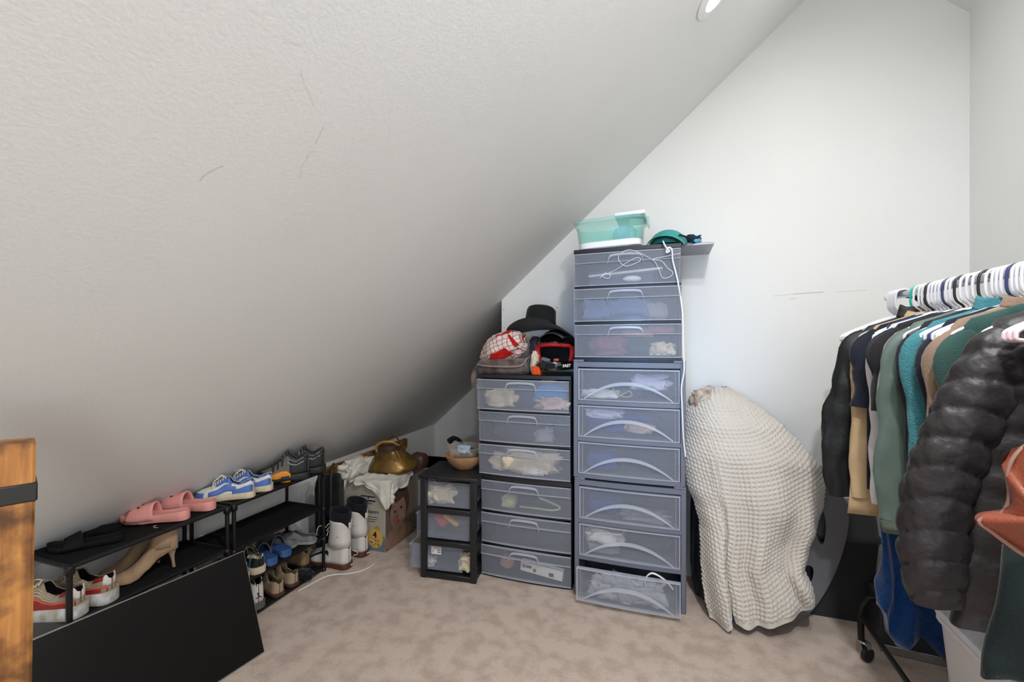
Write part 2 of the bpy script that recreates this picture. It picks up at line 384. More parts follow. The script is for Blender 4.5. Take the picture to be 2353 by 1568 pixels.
lump('sweater', 'charcoal sweater in the second drawer, shorter tower', 'sweater', (LX-.04, Y0+.05, dz(1, .6)), (.36, .24, .15), c_dark, 8, box=.5, amp=.2, group=GL)
lump('scarf', 'crumpled pale grey scarf in the second drawer, shorter tower', 'scarf', (LX+.10, Y0-.03, dz(1, .6)), (.11, .08, .09), c_grey, 9, amp=.6, group=GL)
lump('knit_top', 'heaped cream knit tops in the third drawer, shorter tower', 'knit top', (LX-.01, Y0+.02, dz(0, .6)), (.40, .2, .145), c_cream, 10, amp=.45, group=GL)
lump('belt_bundle', 'rolled cream belt at the front of the third drawer, shorter tower', 'belt', (LX+.04, Y0-.05, dz(0, .6)), (.13, .06, .045), c_white, 11, amp=.4, group=GL)
lump('rolled_cloth', 'pale yellow rolled cloth in the fourth drawer, shorter tower', 'cloth', (LX-.12, Y0, dz(2)), (.09, .1, .07), c_lime, 12, group=GL)
lump('dark_bundle', 'charcoal bundle at the back of the fourth drawer, shorter tower', 'bundle', (LX+.02, Y0+.12, dz(2)), (.3, .14, .13), c_dark, 13, group=GL)
o = B().tube(bez([(-.1, 0, .012), (0, -.01, .016), (.1, 0, .014), (.13, .02, .03), (.02, .0, .075)], 6), .011, 6, flat=.4).build('strap', c_lime); o.location = (LX+.06, Y0-.03, dz(2)); tag(o, 'pale lime strap in the fourth drawer, shorter tower', 'strap', GL)
lump('folded_cloth', 'charcoal folded cloth lining the fifth drawer, shorter tower', 'cloth', (LX+.0, Y0+.08, dz(1)), (.42, .26, .13), c_dark, 14, box=.4, amp=.08, group=GL)
lump('wool_cap', 'beige wool cap in the lowest drawer, shorter tower', 'cap', (LX-.13, Y0, dz(0)+.02), (.08, .08, .07), c_tan, 15, group=GL)
lump('dark_cloth', 'charcoal cloth at the back of the lowest drawer, shorter tower', 'cloth', (LX, Y0+.14, dz(0)), (.4, .12, .12), c_dark, 16, group=GL)
m_paper = mat('white_card', '#dddcd8', .7); m_ink = mat('black_ink', '#17171a', .7); m_redink = mat('red_ink', '#b02a28', .6)
t = T('toy_box', 'long white printed box in the lowest drawer, shorter tower', 'box', (LX+.10, Y0-.055, dz(0)+.03), radians(-2))
B().box((0, 0, .03), (.25, .04, .055), rot=Matrix.Rotation(radians(5), 4, 'Y'), bev=.001).build('carton', m_paper, t)
bb = B(); bb.box((-.105, -.021, .043), (.02, .002, .02)); bb.build('logo', m_redink, t)
for x, z, a, c in ((-.075, .041, .032, .014), (-.04, .026, .016, .018), (.06, .018, .028, .02)): B().box((x, -.021, z), (a, .002, c)).build('print_block', m_ink, t)
RXc = -.21; Y1 = 2.58
lump('ring_cushion', 'blue grey ring cushion in the second drawer of the tall tower', 'cushion', (RXc, Y1+.06, dz(1, 1.298)), (.3, .24, .13), c_steel, 21, amp=.3, group=GR)
lump('pouch', 'blue grey quilted pouch at the left of the second drawer, tall tower', 'pouch', (RXc-.17, Y1+.02, dz(1, 1.298)), (.15, .16, .13), c_steel, 22, amp=.4, group=GR)
lump('purse', 'taupe ribbed purse at the right of the second drawer, tall tower', 'purse', (RXc+.13, Y1+.02, dz(1, 1.298)), (.15, .13, .1), c_grey, 23, group=GR)
lump('skirt', 'rose coloured skirt at the left of the third drawer, tall tower', 'skirt', (RXc-.1, Y1+.02, dz(0, 1.298)), (.19, .14, .12), c_rose, 24, amp=.5, group=GR)
lump('vest', 'tan vest at the top of the third drawer, tall tower', 'vest', (RXc+.04, Y1+.05, dz(0, 1.298)+.1), (.2, .14, .06), c_tan, 25, group=GR)
lump('swimsuit', 'pink swimsuit at the right of the third drawer, tall tower', 'swimsuit', (RXc+.17, Y1+.04, dz(0, 1.298)+.12), (.15, .12, .045), fabric('coral_cloth', '#cf8088'), 26, group=GR)
lump('pair_of_socks', 'cream rolled socks at the lower right of the third drawer, tall tower', 'socks', (RXc+.18, Y1-.03, dz(0, 1.298)), (.12, .08, .075), c_cream, 27, amp=.5, group=GR)
lump('dark_shirt', 'dark green shirt behind in the third drawer, tall tower', 'shirt', (RXc, Y1+.12, dz(0, 1.298)), (.45, .16, .13), c_green, 28, group=GR)
t = T('tablet_keyboard', 'slim white keyboard lying tilted in the top drawer of the tall tower', 'keyboard', (RXc-.02, Y1+.05, dz(2, 1.298)+.062))
B().box((0, 0, .008), (.40, .12, .014), rot=Matrix.Rotation(radians(-4), 4, 'Y'), bev=.004).build('case', mat('white_plastic', '#e8e8ea', .3), t)
lump('computer_mouse', 'white oval computer mouse in the top drawer of the tall tower', 'mouse', (RXc+.02, Y1-.02, dz(2, 1.298)+.012), (.10, .06, .04), MATS['white_plastic'], 30, amp=.0, box=1)
t = T('cardboard_box', 'pale grey box at the back of the top drawer, tall tower', 'box', (RXc-.05, Y1+.15, dz(2, 1.298)))
B().box((0, 0, .05), (.36, .1, .1), bev=.003).build('carton', mat('bluegrey_card', '#6d7f9f', .7), t)
g = .65; hg = .648
def gz(k, base): return base+k*(.648-.045)/3+.034
lump('lace_top', 'crumpled white lace top at the right of the fourth drawer, tall tower', 'top', (RXc+.11, Y1+.02, gz(2, g)+.05), (.2, .12, .09), c_lil, 31, amp=.6, group=GR)
lump('white_bra', 'white padded bra at the left front of the fourth drawer, tall tower', 'bra', (RXc-.15, Y1-.03, gz(2, g)), (.2, .08, .05), c_white, 32, amp=.4, group=GR)
lump('camisole', 'navy top at the back of the fourth drawer, tall tower', 'top', (RXc-.08, Y1+.1, gz(2, g)), (.32, .18, .13), c_navy, 33, group=GR)
o = B().tube(bez([(-.07, 0, .06), (-.04, 0, .02), (-.01, 0, .03), (.02, 0, .045), (.03, 0, .02), (-.01, 0, .012), (-.05, 0, .035)], 6), .004, 6).build('hair_tie', mat('mustard_plastic', '#a79a4c', .5)); o.location = (RXc-.01, Y1-.05, gz(2, g)); tag(o, 'mustard looped strap at the front of the fourth drawer, tall tower', 'strap', GR)
lump('lilac_top', 'lilac white top at the upper left of the fifth drawer, tall tower', 'top', (RXc-.13, Y1, gz(1, g)+.09), (.2, .12, .06), c_lil, 34, amp=.4, group=GR)
lump('sun_visor', 'pale tan visor in the middle of the fifth drawer, tall tower', 'visor', (RXc+.06, Y1, gz(1, g)+.02), (.15, .1, .05), c_pink, 35, amp=.3, group=GR)
lump('blue_shorts', 'blue shorts at the back of the fifth drawer, tall tower', 'shorts', (RXc-.05, Y1+.11, gz(1, g)), (.42, .16, .12), fabric('cobalt_cloth', '#2f4f94'), 36, group=GR)
lump('dark_leggings', 'dark leggings in the sixth drawer, tall tower', 'leggings', (RXc+.06, Y1+.1, gz(0, g)), (.36, .2, .12), c_dark, 37, group=GR)
lump('blue_leggings', 'cobalt leggings at the left of the sixth drawer, tall tower', 'leggings', (RXc-.14, Y1+.06, gz(0, g)), (.18, .2, .12), MATS['cobalt_cloth'], 38, group=GR)
lump('grey_slip', 'thin grey slip in the seventh drawer, tall tower', 'slip', (RXc+.08, Y1, gz(2, 0)), (.26, .12, .05), c_grey, 39, amp=.5, group=GR)
lump('cobalt_top', 'cobalt top at the left of the seventh drawer, tall tower', 'top', (RXc-.12, Y1+.08, gz(2, 0)), (.22, .18, .12), MATS['cobalt_cloth'], 40, group=GR)
lump('folded_tee', 'folded white tee at the left of the eighth drawer, tall tower', 't-shirt', (RXc-.13, Y1, gz(1, 0)+.055), (.22, .14, .085), c_white, 41, amp=.45, group=GR)
lump('grey_tee', 'grey tee beneath the white one in the eighth drawer, tall tower', 't-shirt', (RXc-.14, Y1, gz(1, 0)), (.18, .14, .06), c_grey, 42, group=GR)
lump('dark_jumper', 'dark jumper at the back of the eighth drawer, tall tower', 'jumper', (RXc+.06, Y1+.13, gz(1, 0)), (.34, .12, .12), c_dark, 43, group=GR)
m_bag = frosted('plastic_bag', '#e6e8ee', .42, .15)
for i, (x, s, a) in enumerate((((-.11), .17, .6), (.0, .2, .7), (.1, .17, .6))):
    lump('plastic_bag', ('clear crumpled bag at the left of the pulled-out drawer', 'clear crumpled bag in the middle of the pulled-out drawer', 'clear crumpled bag at the right of the pulled-out drawer')[i], 'plastic bag', (RXc+x, Y1-.085, gz(0, 0)+.0), (s, .12, .105), m_bag, 50+i, amp=a, group='plastic bags in the pulled-out drawer')
o = B().tube(bez([(-.03, 0, .0), (-.035, 0, .05), (0, .0, .085), (.06, .0, .06), (.10, 0, .02)], 6), .008, 8, flat=.5).build('plastic_hook', MATS['white_plastic']); o.location = (RXc+.13, Y1-.12, gz(0, 0)+.085); tag(o, 'curved white plastic hook poking out of the pulled-out drawer', 'hook')

# ---------------------------------------------------------------- small black cart, drawers facing the shoe rack
t = T('drawer_cart', 'small black three-drawer cart with clear drawers, carrying the wooden bowl', 'drawer cart', (-1.235, 2.555, 0), radians(5.4))
w, d, h = .34, .31, .61      # w along local x (drawer length), d along local y
B().box((0, 0, h-.011), (w+.03, d+.02, .022), bev=.006, seg=2).build('top', m_blackpl, t)
for sx in (-1, 1):
    for sy in (-1, 1): B().box((sx*(w/2-.016), sy*(d/2-.012), h/2-.01), (.036, .026, h-.02), bev=.003).build('post', m_blackpl, t)
for k in range(3):
    z = (.018, .208, .398)[k]
    for sy in (-1, 1): B().box((0, sy*(d/2-.010), z), (w-.03, .018, .028), bev=.002).build('rail', m_blackpl, t)
    B().box((w/2-.012, 0, z), (.018, d-.03, .028), bev=.002).build('rail', m_blackpl, t)
    B().box((0, 0, z-.006), (w-.02, d-.03, .006)).build('shelf', m_blackpl, t)
    pu = (.075, .028, .018)[k]; z0 = z+.016; z1 = z+.17
    x0 = -w/2-pu; x1 = x0+w-.02
    b = B(); b.box((x0, 0, (z0+z1)/2), (.006, d-.02, z1-z0), bev=.002); b.box((x0-.006, 0, z1-.006), (.016, d-.02, .008), bev=.003)
    dr = b.build('drawer', m_front, t)
    b = B()
    for sy in (-1, 1): b.box(((x0+x1)/2, sy*(d/2-.034), (z0+z1)/2), (x1-x0, .003, z1-z0-.01))
    b.box(((x0+x1)/2, 0, z0+.003), (x1-x0, d-.07, .003)); b.box((x1, 0, (z0+z1)/2), (.003, d-.07, z1-z0-.01)); b.build('tub', m_front, dr)
st = B(); st.box((-.085, -d/2+.0305, .155), (.062, .0015, .045)); sl = st.build('sticker', m_paper, t)
text('3', .022, m_ink, t, (-.105, -d/2+.029, .150), (pi/2, 0, 0)); 
b = B(); b.box((-.083, -d/2+.0293, .17), (.04, .0006, .004)); b.build('print', m_redink, t)
for z in (.158, .146): B().box((-.068, -d/2+.0293, z), (.02, .0006, .004)).build('print_line', m_ink, t)
lump('muslin_cloth', 'pale muslin cloth in the top drawer of the small cart', 'cloth', (-1.30, 2.48, .425), (.16, .09, .12), c_cream, 61, amp=.5, rz=.3)
t = T('toy_gun', 'orange and yellow foam toy in the middle drawer of the small cart', 'toy', (-1.25, 2.475, .255), radians(5))
B().box((-.05, 0, .07), (.09, .04, .05), rot=Matrix.Rotation(radians(50), 4, 'Y'), bev=.008).build('body', mat('red_plastic', '#c23a22', .4), t)
B().box((.015, -.008, .075), (.11, .03, .03), rot=Matrix.Rotation(radians(32), 4, 'Y'), bev=.008).build('barrel', mat('yellow_plastic', '#e0a72c', .4), t)
lump('white_rag', 'white rag at the right of the bottom drawer, small cart', 'rag', (-1.13, 2.475, .045), (.09, .07, .10), c_cream, 62, amp=.5)
lump('white_sock', 'white sock at the left of the bottom drawer, small cart', 'sock', (-1.37, 2.46, .045), (.08, .06, .05), c_white, 63, amp=.4)
lump('grey_cloth', 'dark cloth at the back of the top drawer, small cart', 'cloth', (-1.22, 2.58, .425), (.26, .12, .1), c_dark, 64)
# ---------------------------------------------------------------- shoe racks
m_rack = mat('black_metal', '#151515', .45, metal=.3); m_mesh = mat('black_mesh_fabric', '#191919', .95, bump=.5, bscale=500, spec=.15)
XF, XB = -1.99, -2.275
def rack(label, y0, y1, levels):
    t = T('shoe_rack', label, 'shoe rack', (0, 0, 0), 0, 'black shoe racks under the slope'); r = .0095; top = levels[-1]
    for x in (XF, XB):
        for y in (y0+.012, y1-.012):
            B().tube([(x, y, 0), (x, y, top-.012)], r, 10).build('leg', m_rack, t)
    for z in levels:
        b = B(); x0, x1 = XB+.006, XF-.006
        def top_f(a, c):
            return (x0+(x1-x0)*a, y0+.015+(y1-y0-.03)*c, z+.004-.006*sin(pi*a)*sin(pi*c))
        b.grid(top_f, 8, 10); sh = b.build('shelf', m_mesh, t, solid=.003)
        for x in (XF, XB): B().tube([(x, y0+.012, z), (x, y1-.012, z)], .0085, 10).build('rail', m_rack, sh)
        for y in (y0+.012, y1-.012): B().tube([(XB, y, z), (XF, y, z)], .0085, 10).build('rail', m_rack, sh)
        for x in (XF, XB):
            for y in (y0+.012, y1-.012): B().box((x, y, z-.012), (.027, .027, .036), bev=.006).build('connector', m_rack, sh)
    return t
rack('left-hand black shoe rack holding the pink slides and tan heels', 1.0, 1.63, (.06, .405, .605))
rack('right-hand four-shelf black rack with blue sneakers on top', 1.642, 2.272, (.015, .20, .385, .605))

# ---------------------------------------------------------------- shoes: heel at x = 0, toe towards +x
WTAB = [(0, .04), (.012, .34), (.04, .55), (.10, .68), (.22, .70), (.36, .68), (.5, .76), (.66, .96), (.74, 1), (.84, .93), (.92, .74), (.97, .48), (1, .04)]
class Shoe:
    def __init__(s, name, label, cat, x, y, z, ang, L, Wd, H, K, sole, soleover=.006, lift=None, group=None, sc=1):
        s.t = T(name, label, cat, (x, y, z), radians(ang), group); s.L = L; s.W = Wd/2; s.H = H; s.K = K; s.so = sole; s.ov = soleover; s.lift = lift or [(0, 0)]
        s.xs = [i/44 for i in range(45)]; s.xs[1:1] = [.006, .012]; s.xs[-1:-1] = [.988]
    def w(s, x): return itp(WTAB, x)*s.W
    def zs(s, x): return itp(s.so, x)
    def P(s, x, q, side, off=0):
        k = itp(s.K, x); a = q*pi/2; w = s.w(x)+off; h = max(itp(s.H, x)-s.zs(x), .004)+off
        return Vector((x*s.L, side*w*(k+(1-k)*cos(a)), itp(s.lift, x)+s.zs(x)-.004+h*sin(a)))
    def upper(s, m, name='upper', x0=0, x1=1, off=0, n=9, solid=.003):
        b = B()
        for sd in (-1, 1): b.loft([[s.P(x, j/n, sd, off) for j in range(n+1)] for x in s.xs if x0 <= x <= x1], closed=False)
        s.up = b.build(name, m, s.t, weld=.0004, solid=solid, sharp=60); return s.up
    def lining(s, m, x1=.6):
        b = B()
        for sd in (-1, 1): b.loft([[s.P(x, j/6, sd, -.0045) for j in range(7)] for x in s.xs if .01 <= x <= x1], closed=False)
        return b.build('lining', m, s.t, weld=.0004)
    def insole(s, m, up=.012):
        R = [x for x in s.xs if .02 <= x <= .97]
        pts = [(x*s.L, s.w(x)*.8, s.zs(x)+up+itp(s.lift, x)) for x in R]; b = B()
        b.loft([[p for p in pts], [(p[0], -p[1], p[2]) for p in pts]], closed=False); return b.build('insole', m, s.t)
    def sole(s, m, name='sole', z0=0, over=None, top=0, sub=None):
        ov = s.ov if over is None else over; b = B(); rings = []
        def ring(f, zf):
            R = s.xs; up = [(x*s.L+(x-.5)*2*ov, (s.w(x)+ov)*f, zf(x)) for x in R]
            return up+[(p[0], -p[1], p[2]) for p in up[::-1]]
        lf = lambda x: itp(s.lift, x)
        b.loft([ring(.95, lambda x: z0+lf(x)), ring(1, lambda x: z0+.004+lf(x)), ring(1.0, lambda x: s.zs(x)-.002+top+lf(x)), ring(.96, lambda x: s.zs(x)+top+lf(x))])
        return b.build(name, m, s.t, sharp=50)
    def patch(s, name, m, x0, x1, qa, qb, sides=(-1, 1), off=.0022, n=14, parent=None, nq=5, solid=.002):
        """raised panel on the upper between q = qa(x) and qb(x)"""
        o = None
        for sd in sides:
            b = B(); fa = qa if callable(qa) else (lambda x, v=qa: v); fb = qb if callable(qb) else (lambda x, v=qb: v)
            b.loft([[s.P(x, fa(x)+(fb(x)-fa(x))*j/nq, sd, off) for j in range(nq+1)] for x in [x0+(x1-x0)*i/n for i in range(n+1)]], closed=False)
            o = b.build(name, m, parent or s.t, solid=solid)
        return o
    def laces(s, m, x0, x1, n, q=.72, r=.0028):
        for i in range(n):
            x = x0+(x1-x0)*i/max(n-1, 1)
            pts = [s.P(x, q, -1, .004), s.P(x+.008, .9, -1, .006), s.P(x+.012, 1, 1, .007), s.P(x+.008, .9, 1, .006), s.P(x, q, 1, .004)]
            B().tube(bez(pts, 4), r, 6, flat=.6).build('lace', m, s.t)
    def loop(s, m, pts, r=.0025):
        return B().tube(bez(pts, 6), r, 6).build('lace', m, s.t)
LOW_H = [(0, .075), (.03, .092), (.12, .084), (.24, .072), (.36, .082), (.42, .108), (.47, .106), (.6, .084), (.75, .066), (.88, .056), (.96, .046), (1, .024)]
LOW_K = [(0, .75), (.05, .62), (.2, .6), (.36, .55), (.43, .32), (.455, .0), (1, 0)]
def LH(f, d=0): return [(x, z*f+d) for x, z in LOW_H]
m_swh = mat('shoe_white_leather', '#d9d5cd', .5, var=.06, vscale=30); m_sole_c = mat('shoe_cream_sole', '#cdbfa4', .7, var=.15, vscale=25)
m_sbl = mat('shoe_blue_leather', '#4a6fb8', .5, var=.08, vscale=25); m_blin = fabric('shoe_blue_lining', '#2b4674')
m_sblack = mat('shoe_black', '#17181a', .6, bump=.2, bscale=120); m_grn = mat('shoe_grey_green_mesh', '#6f6b62', .85, bump=.5, bscale=350)
m_or = mat('orange_foam', '#e08a12', .55); m_refl = mat('grey_piping', '#8d8f92', .4)
SHZ = .613
G1 = 'pair of blue sneakers'; G2 = 'pair of hiking boots'
# blue and white sneakers
for i, (x, y, an, lb) in enumerate(((-1.995, 1.772, -144, 'blue and white leather sneaker on the top shelf, nearer one'), (-1.995, 1.882, -144, 'blue and white leather sneaker on the top shelf, beside the hiking boot'))):
    s = Shoe('sneaker', lb, 'shoe', x, y, SHZ, an, .262, .100, LH(1.02), LOW_K, [(0, .032), (.5, .026), (1, .022)], group=G1)
    s.upper(m_swh); s.lining(m_blin); s.insole(m_blin, .02); s.sole(m_sole_c)
    s.patch('toe_guard', m_sbl, .80, .985, .0, lambda x: .42+.1*sin((x-.8)*9))
    s.patch('heel_panel', m_sbl, .01, .34, .0, lambda x: .42-.25*max(0, x-.1)); s.patch('heel_tab', m_sbl, .005, .16, .72, 1.0)
    s.patch('eyestay', m_sbl, .36, .62, lambda x: .52+.1*(x-.36), lambda x: .86)
    s.patch('side_stripe', m_sbl, .28, .72, lambda x: .10+1.25*max(0, .55-x)*.45, lambda x: .36+1.2*max(0, .58-x)*.55, off=.003)
    s.patch('collar_panel', m_sbl, .14, .40, .80, 1.0)
    s.laces(m_swh, .47, .64, 5); s.patch('tongue', m_sbl, .415, .46, .55, 1)
    s.loop(m_swh, [s.P(.5, .9, -1, .008), s.P(.56, 1, -1, .03), s.P(.66, .9, -1, .03), s.P(.62, .7, -1, .012)])
    s.loop(m_swh, [s.P(.5, .9, 1, .008), s.P(.55, .9, 1, .026), s.P(.65, .75, 1, .022), s.P(.66, .5, 1, .006)])
# black, grey and orange hiking boots
HB_H = [(0, .12), (.03, .150), (.12, .140), (.24, .122), (.34, .140), (.41, .172), (.46, .140), (.6, .098), (.75, .076), (.88, .064), (.96, .052), (1, .03)]
for i, (x, y, an, lb) in enumerate(((-1.968, 2.118, -138, 'black hiking boot with orange midsole, nearer one of the pair'), (-1.972, 2.252, -138, 'black hiking boot with hanging laces at the end of the rack'))):
    s = Shoe('hiking_boot', lb, 'shoe', x, y, SHZ, an, .275, .108, HB_H, [(0, .8), (.06, .62), (.3, .55), (.41, .35), (.45, 0), (1, 0)], [(0, .04), (.5, .032), (1, .028)], group=G2)
    s.upper(m_grn); s.lining(m_sblack); s.insole(m_sblack, .03); s.sole(m_sblack)
    s.patch('midsole_wedge', m_or, .34, .80, -.2, lambda x: .06+.16*abs(sin((x-.34)*6.5)), off=.006)
    s.patch('toe_guard', m_sblack, .86, .99, .0, .6); s.patch('heel_panel', m_sblack, .005, .36, 0, lambda x: .62-.5*max(0, x-.2))
    s.patch('collar_panel', m_sblack, .01, .43, lambda x: .60, 1.0)
    for q0 in (.42, .6):
        s.patch('reflective_line', m_refl, .10, .40, lambda x, q0=q0: q0-.25*(x-.1), lambda x, q0=q0: q0+.04-.25*(x-.1), off=.0052)
    for xx in (.48, .56, .64): s.patch('eyelet_panel', m_sblack, xx, xx+.035, .38, .72, n=3)
    s.laces(m_sblack, .43, .68, 6, q=.75, r=.003)
    s.loop(m_refl, [s.P(.2, .95, -1, .004), s.P(.19, .9, -1, .02), s.P(.2, .7, -1, .018), s.P(.22, .6, -1, .004)])
    if i: s.loop(m_sblack, [s.P(.44, .9, 1, .01), (.06, .06, .12), (.02, .064, .06), (.0, .066, .0), (-.002, .066, -.03)], r=.0022)
# beige, white and red running shoes
m_run = mat('beige_mesh', '#a4937c', .9, bump=.6, bscale=300, var=.15, vscale=40); m_rred = mat('dark_red_leather', '#8c231d', .5); m_orl = mat('orange_red_line', '#d4543a', .5)
m_air = mat('white_cushion_sole', '#cfd0d0', .35, var=.2, vscale=30, col2='#a89f8c')
for i, (x, y, an, lb) in enumerate(((-2.0, 1.052, -160, 'beige and red running shoe on the lower shelf, behind the rack leg'), (-2.0, 1.150, -160, 'beige and red running shoe on the lower shelf, beside the tan heels'))):
    s = Shoe('running_shoe', lb, 'shoe', x, y, .413, an, .285, .102, LH(1.12, .006), LOW_K, [(0, .046), (.4, .04), (1, .024)], group='pair of red running shoes')
    s.upper(m_run); s.lining(m_sblack); s.insole(m_run, .02); s.sole(m_air, over=.008)
    s.patch('mudguard', m_rred, .01, .99, .0, lambda x: .26+.14*max(0, x-.55)-.2*max(0, .3-x)); s.patch('trim_line', m_orl, .01, .5, lambda x: .26-.2*max(0, .3-x), lambda x: .32-.2*max(0, .3-x), off=.003)
    s.patch('heel_tab', m_rred, .05, .17, .55, .98); s.patch('heel_panel', m_swh, .0, .05, .3, 1.0)
    for k, qq in enumerate((.40, .50, .60)): s.patch('side_rib', m_sole_c, .2, .6, qq, qq+.03, off=.0018, n=10)
    s.laces(m_sole_c, .47, .66, 5)
    s.loop(m_sole_c, [s.P(.5, .9, -1, .008), s.P(.58, .95, -1, .028), s.P(.68, .8, -1, .02), s.P(.64, .6, -1, .008)])
# tan suede heeled ankle boots
m_sue = fabric('tan_suede', '#a98c6e', var=.22, vscale=18); m_heelp = mat('heel_wood', '#8a6d52', .6)
AB_H = [(0, .07), (.05, .085), (.3, .09), (.45, .078), (.6, .062), (.8, .045), (.93, .036), (1, .02)]
lift = [(0, .085), (.12, .085), (.3, .07), (.5, .03), (.65, .006), (.75, 0), (1, .004)]
for i, (x, y, an, lb) in enumerate(((-2.045, 1.425, -112, 'tan suede heeled ankle boot, nearer one, stiletto heel in view'), (-2.15, 1.43, -108, 'tan suede heeled ankle boot standing against the slope side'))):
    s = Shoe('ankle_boot', lb, 'shoe', x, y, .411, an, .225, .080, AB_H, [(0, .5), (.3, .4), (.45, .0), (1, 0)], [(0, .008), (1, .006)], soleover=.001, lift=lift, group='pair of tan heeled ankle boots')
    s.upper(m_sue); s.sole(m_heelp)
    rings = []
    for z, cx, rx, ry in ((.10, .052, .052, .030), (.125, .050, .048, .030), (.15, .046, .043, .030), (.172, .044, .042, .031), (.186, .044, .043, .032)):
        rings.append([(cx+rx*cos(2*pi*k/20), ry*sin(2*pi*k/20), z+.012*cos(2*pi*k/20)*(z > .17)) for k in range(20)])
    b = B(); b.loft(rings, cap1=False, cap0=False); b.build('shaft', m_sue, s.t, solid=.003)
    b = B(); b.lathe([(.006, 0), (.0065, .004), (.006, .03), (.009, .055), (.018, .08), (.022, .09)], 14, (.014, 0, 0), fn=lambda v: Vector((v.x+.12*v.z, v.y, v.z))); b.build('heel', m_sue, s.t)
# slides
def slide(name, label, x, y, z, ang, L, Wd, th, m, mstrap, sx0, sx1, sh, group, thick=.006, edge=None):
    s = Shoe(name, label, 'slide', x, y, z, ang, L, Wd, [(0, .03), (1, .03)], [(0, 0), (1, 0)], [(0, th*1.15), (.35, th*.9), (.7, th*.8), (1, th*1.0)], soleover=0, group=group)
    b = B(); R = s.xs
    def ring(f, zf):
        up = [(x_*s.L, s.w(x_)*f, zf(x_)) for x_ in R]; return up+[(p[0], -p[1], p[2]) for p in up[::-1]]
    tl = lambda x_: .012*max(0, (x_-.75)/.25)**2
    b.loft([ring(.90, lambda x_: tl(x_)), ring(1, lambda x_: .008+tl(x_)), ring(1.0, lambda x_: s.zs(x_)+tl(x_)), ring(.95, lambda x_: s.zs(x_)+.004+tl(x_)), ring(.86, lambda x_: s.zs(x_)+.002+tl(x_)), ring(.78, lambda x_: s.zs(x_)-.004)])
    b.build('footbed', m, s.t, sharp=60)
    b = B()
    def f(a, c):
        xx = sx0+(sx1-sx0)*c; an = pi*a; w = s.w(xx)+.004; bow = .03*(1-abs(2*a-1)**2)*(.5-c)
        return (xx*L+bow*.6, w*cos(an), s.zs(xx)*.45+(sh*(1-.35*c)+.0)*sin(an)**.8)
    b.grid(f, 22, 8); st = b.build('strap', mstrap, s.t, solid=thick)
    if edge:
        for c in (0, 1): B().tube([f(a/22, c) for a in range(23)], .0028, 6).build('piping', edge, st)
    return s, f
m_pk = mat('pink_foam', '#dc958c', .6, spec=.3); m_eye = mat('black_dot', '#221a1a', .4)
for x, y, an, lb in ((-2.012, 1.452, -151, 'pink foam slide on the top shelf, nearer the black slides'), (-2.01, 1.570, -162, 'pink foam slide on the top shelf, beside the blue sneaker')):
    s, f = slide('slide_sandal', lb, x, y, SHZ, an, .268, .098, .034, m_pk, m_pk, .46, .86, .072, 'pair of pink slides', .007)
    for a in (.36, .56):
        p = Vector(f(a, .62)); e = B(); e.lathe([(.0005, .004), (.004, .003), (.0055, 0), (.004, -.003), (.0005, -.004)], 12, (0, 0, 0), sy=.7); e.build('dark_dot', m_eye, s.t, loc=p+Vector((0, 0, .002)))
m_bks = mat('black_foam', '#101010', .8, spec=.2)
for x, y, an, lb in ((-2.055, 1.225, -128, 'black slide lying at the front of the top shelf'), (-2.165, 1.275, -138, 'black slide lying at the back of the top shelf')):
    slide('slide_sandal', lb, x, y, SHZ-.002, an, .225, .092, .018, m_bks, m_bks, .5, .8, .045, 'pair of black slides', .004)
m_bsl = mat('blue_marbled_foam', '#3e639c', .6, col2='#2c4a7c', var=.2, vscale=60); m_stp = mat('navy_strap', '#1f2732', .6); m_edg = mat('grey_edge', '#55595d', .7)
for x, y, an, lb in ((-1.985, 1.885, 165, 'blue slide with a navy strap beside the black and white sneaker'), (-1.99, 1.985, 164, 'blue slide with a navy strap on the third shelf, nearer the grey slipper')):
    slide('slide_sandal', lb, x, y, .208, an, .25, .100, .032, m_bsl, m_stp, .40, .66, .078, 'pair of blue slides', .004, m_edg)
# grey felt slippers
m_felt = fabric('grey_felt', '#77767a', var=.2, vscale=40)
for x, y, an, lb in ((-1.985, 2.185, -158, 'grey felt slipper with a dark opening near the rack post'), (-2.05, 2.10, -172, 'dark grey felt slipper behind the blue slides')):
    s = Shoe('slipper', lb, 'shoe', x, y, .208, an, .24, .100, [(0, .038), (.05, .048), (.25, .046), (.5, .072), (.65, .06), (.85, .05), (1, .024)], [(0, .8), (.1, .7), (.4, .6), (.5, .35), (.56, 0), (1, 0)], [(0, .014), (1, .012)], group='pair of grey slippers')
    s.upper(m_felt, solid=.006); s.lining(m_sblack, .95); s.insole(m_sblack, .006); s.sole(mat('grey_rubber', '#8d8a84', .8))
# black and white sneakers with teal heel stripe
m_teal_s = mat('teal_heel_stripe', '#3f8fa8', .5); m_csu = mat('cream_suede', '#c8bba6', .85, var=.15, vscale=30)
for x, y, an, lb in ((-1.985, 1.795, 160, 'black sneaker with cream heel and teal stripe on the third shelf'), (-1.985, 1.70, 165, 'black sneaker with cream heel half behind the television')):
    s = Shoe('sneaker', lb, 'shoe', x, y, .208, an, .275, .102, LH(1.05), LOW_K, [(0, .034), (.5, .028), (1, .024)], group='pair of black sneakers')
    s.upper(m_sblack); s.lining(m_csu); s.insole(m_csu, .03); s.sole(m_sole_c); s.patch('heel_collar', m_csu, .005, .3, .62, 1.0); s.patch('stripe', m_teal_s, .10, .16, .05, .62); s.laces(m_csu, .47, .64, 5); s.patch('tongue', m_csu, .40, .46, .4, 1)
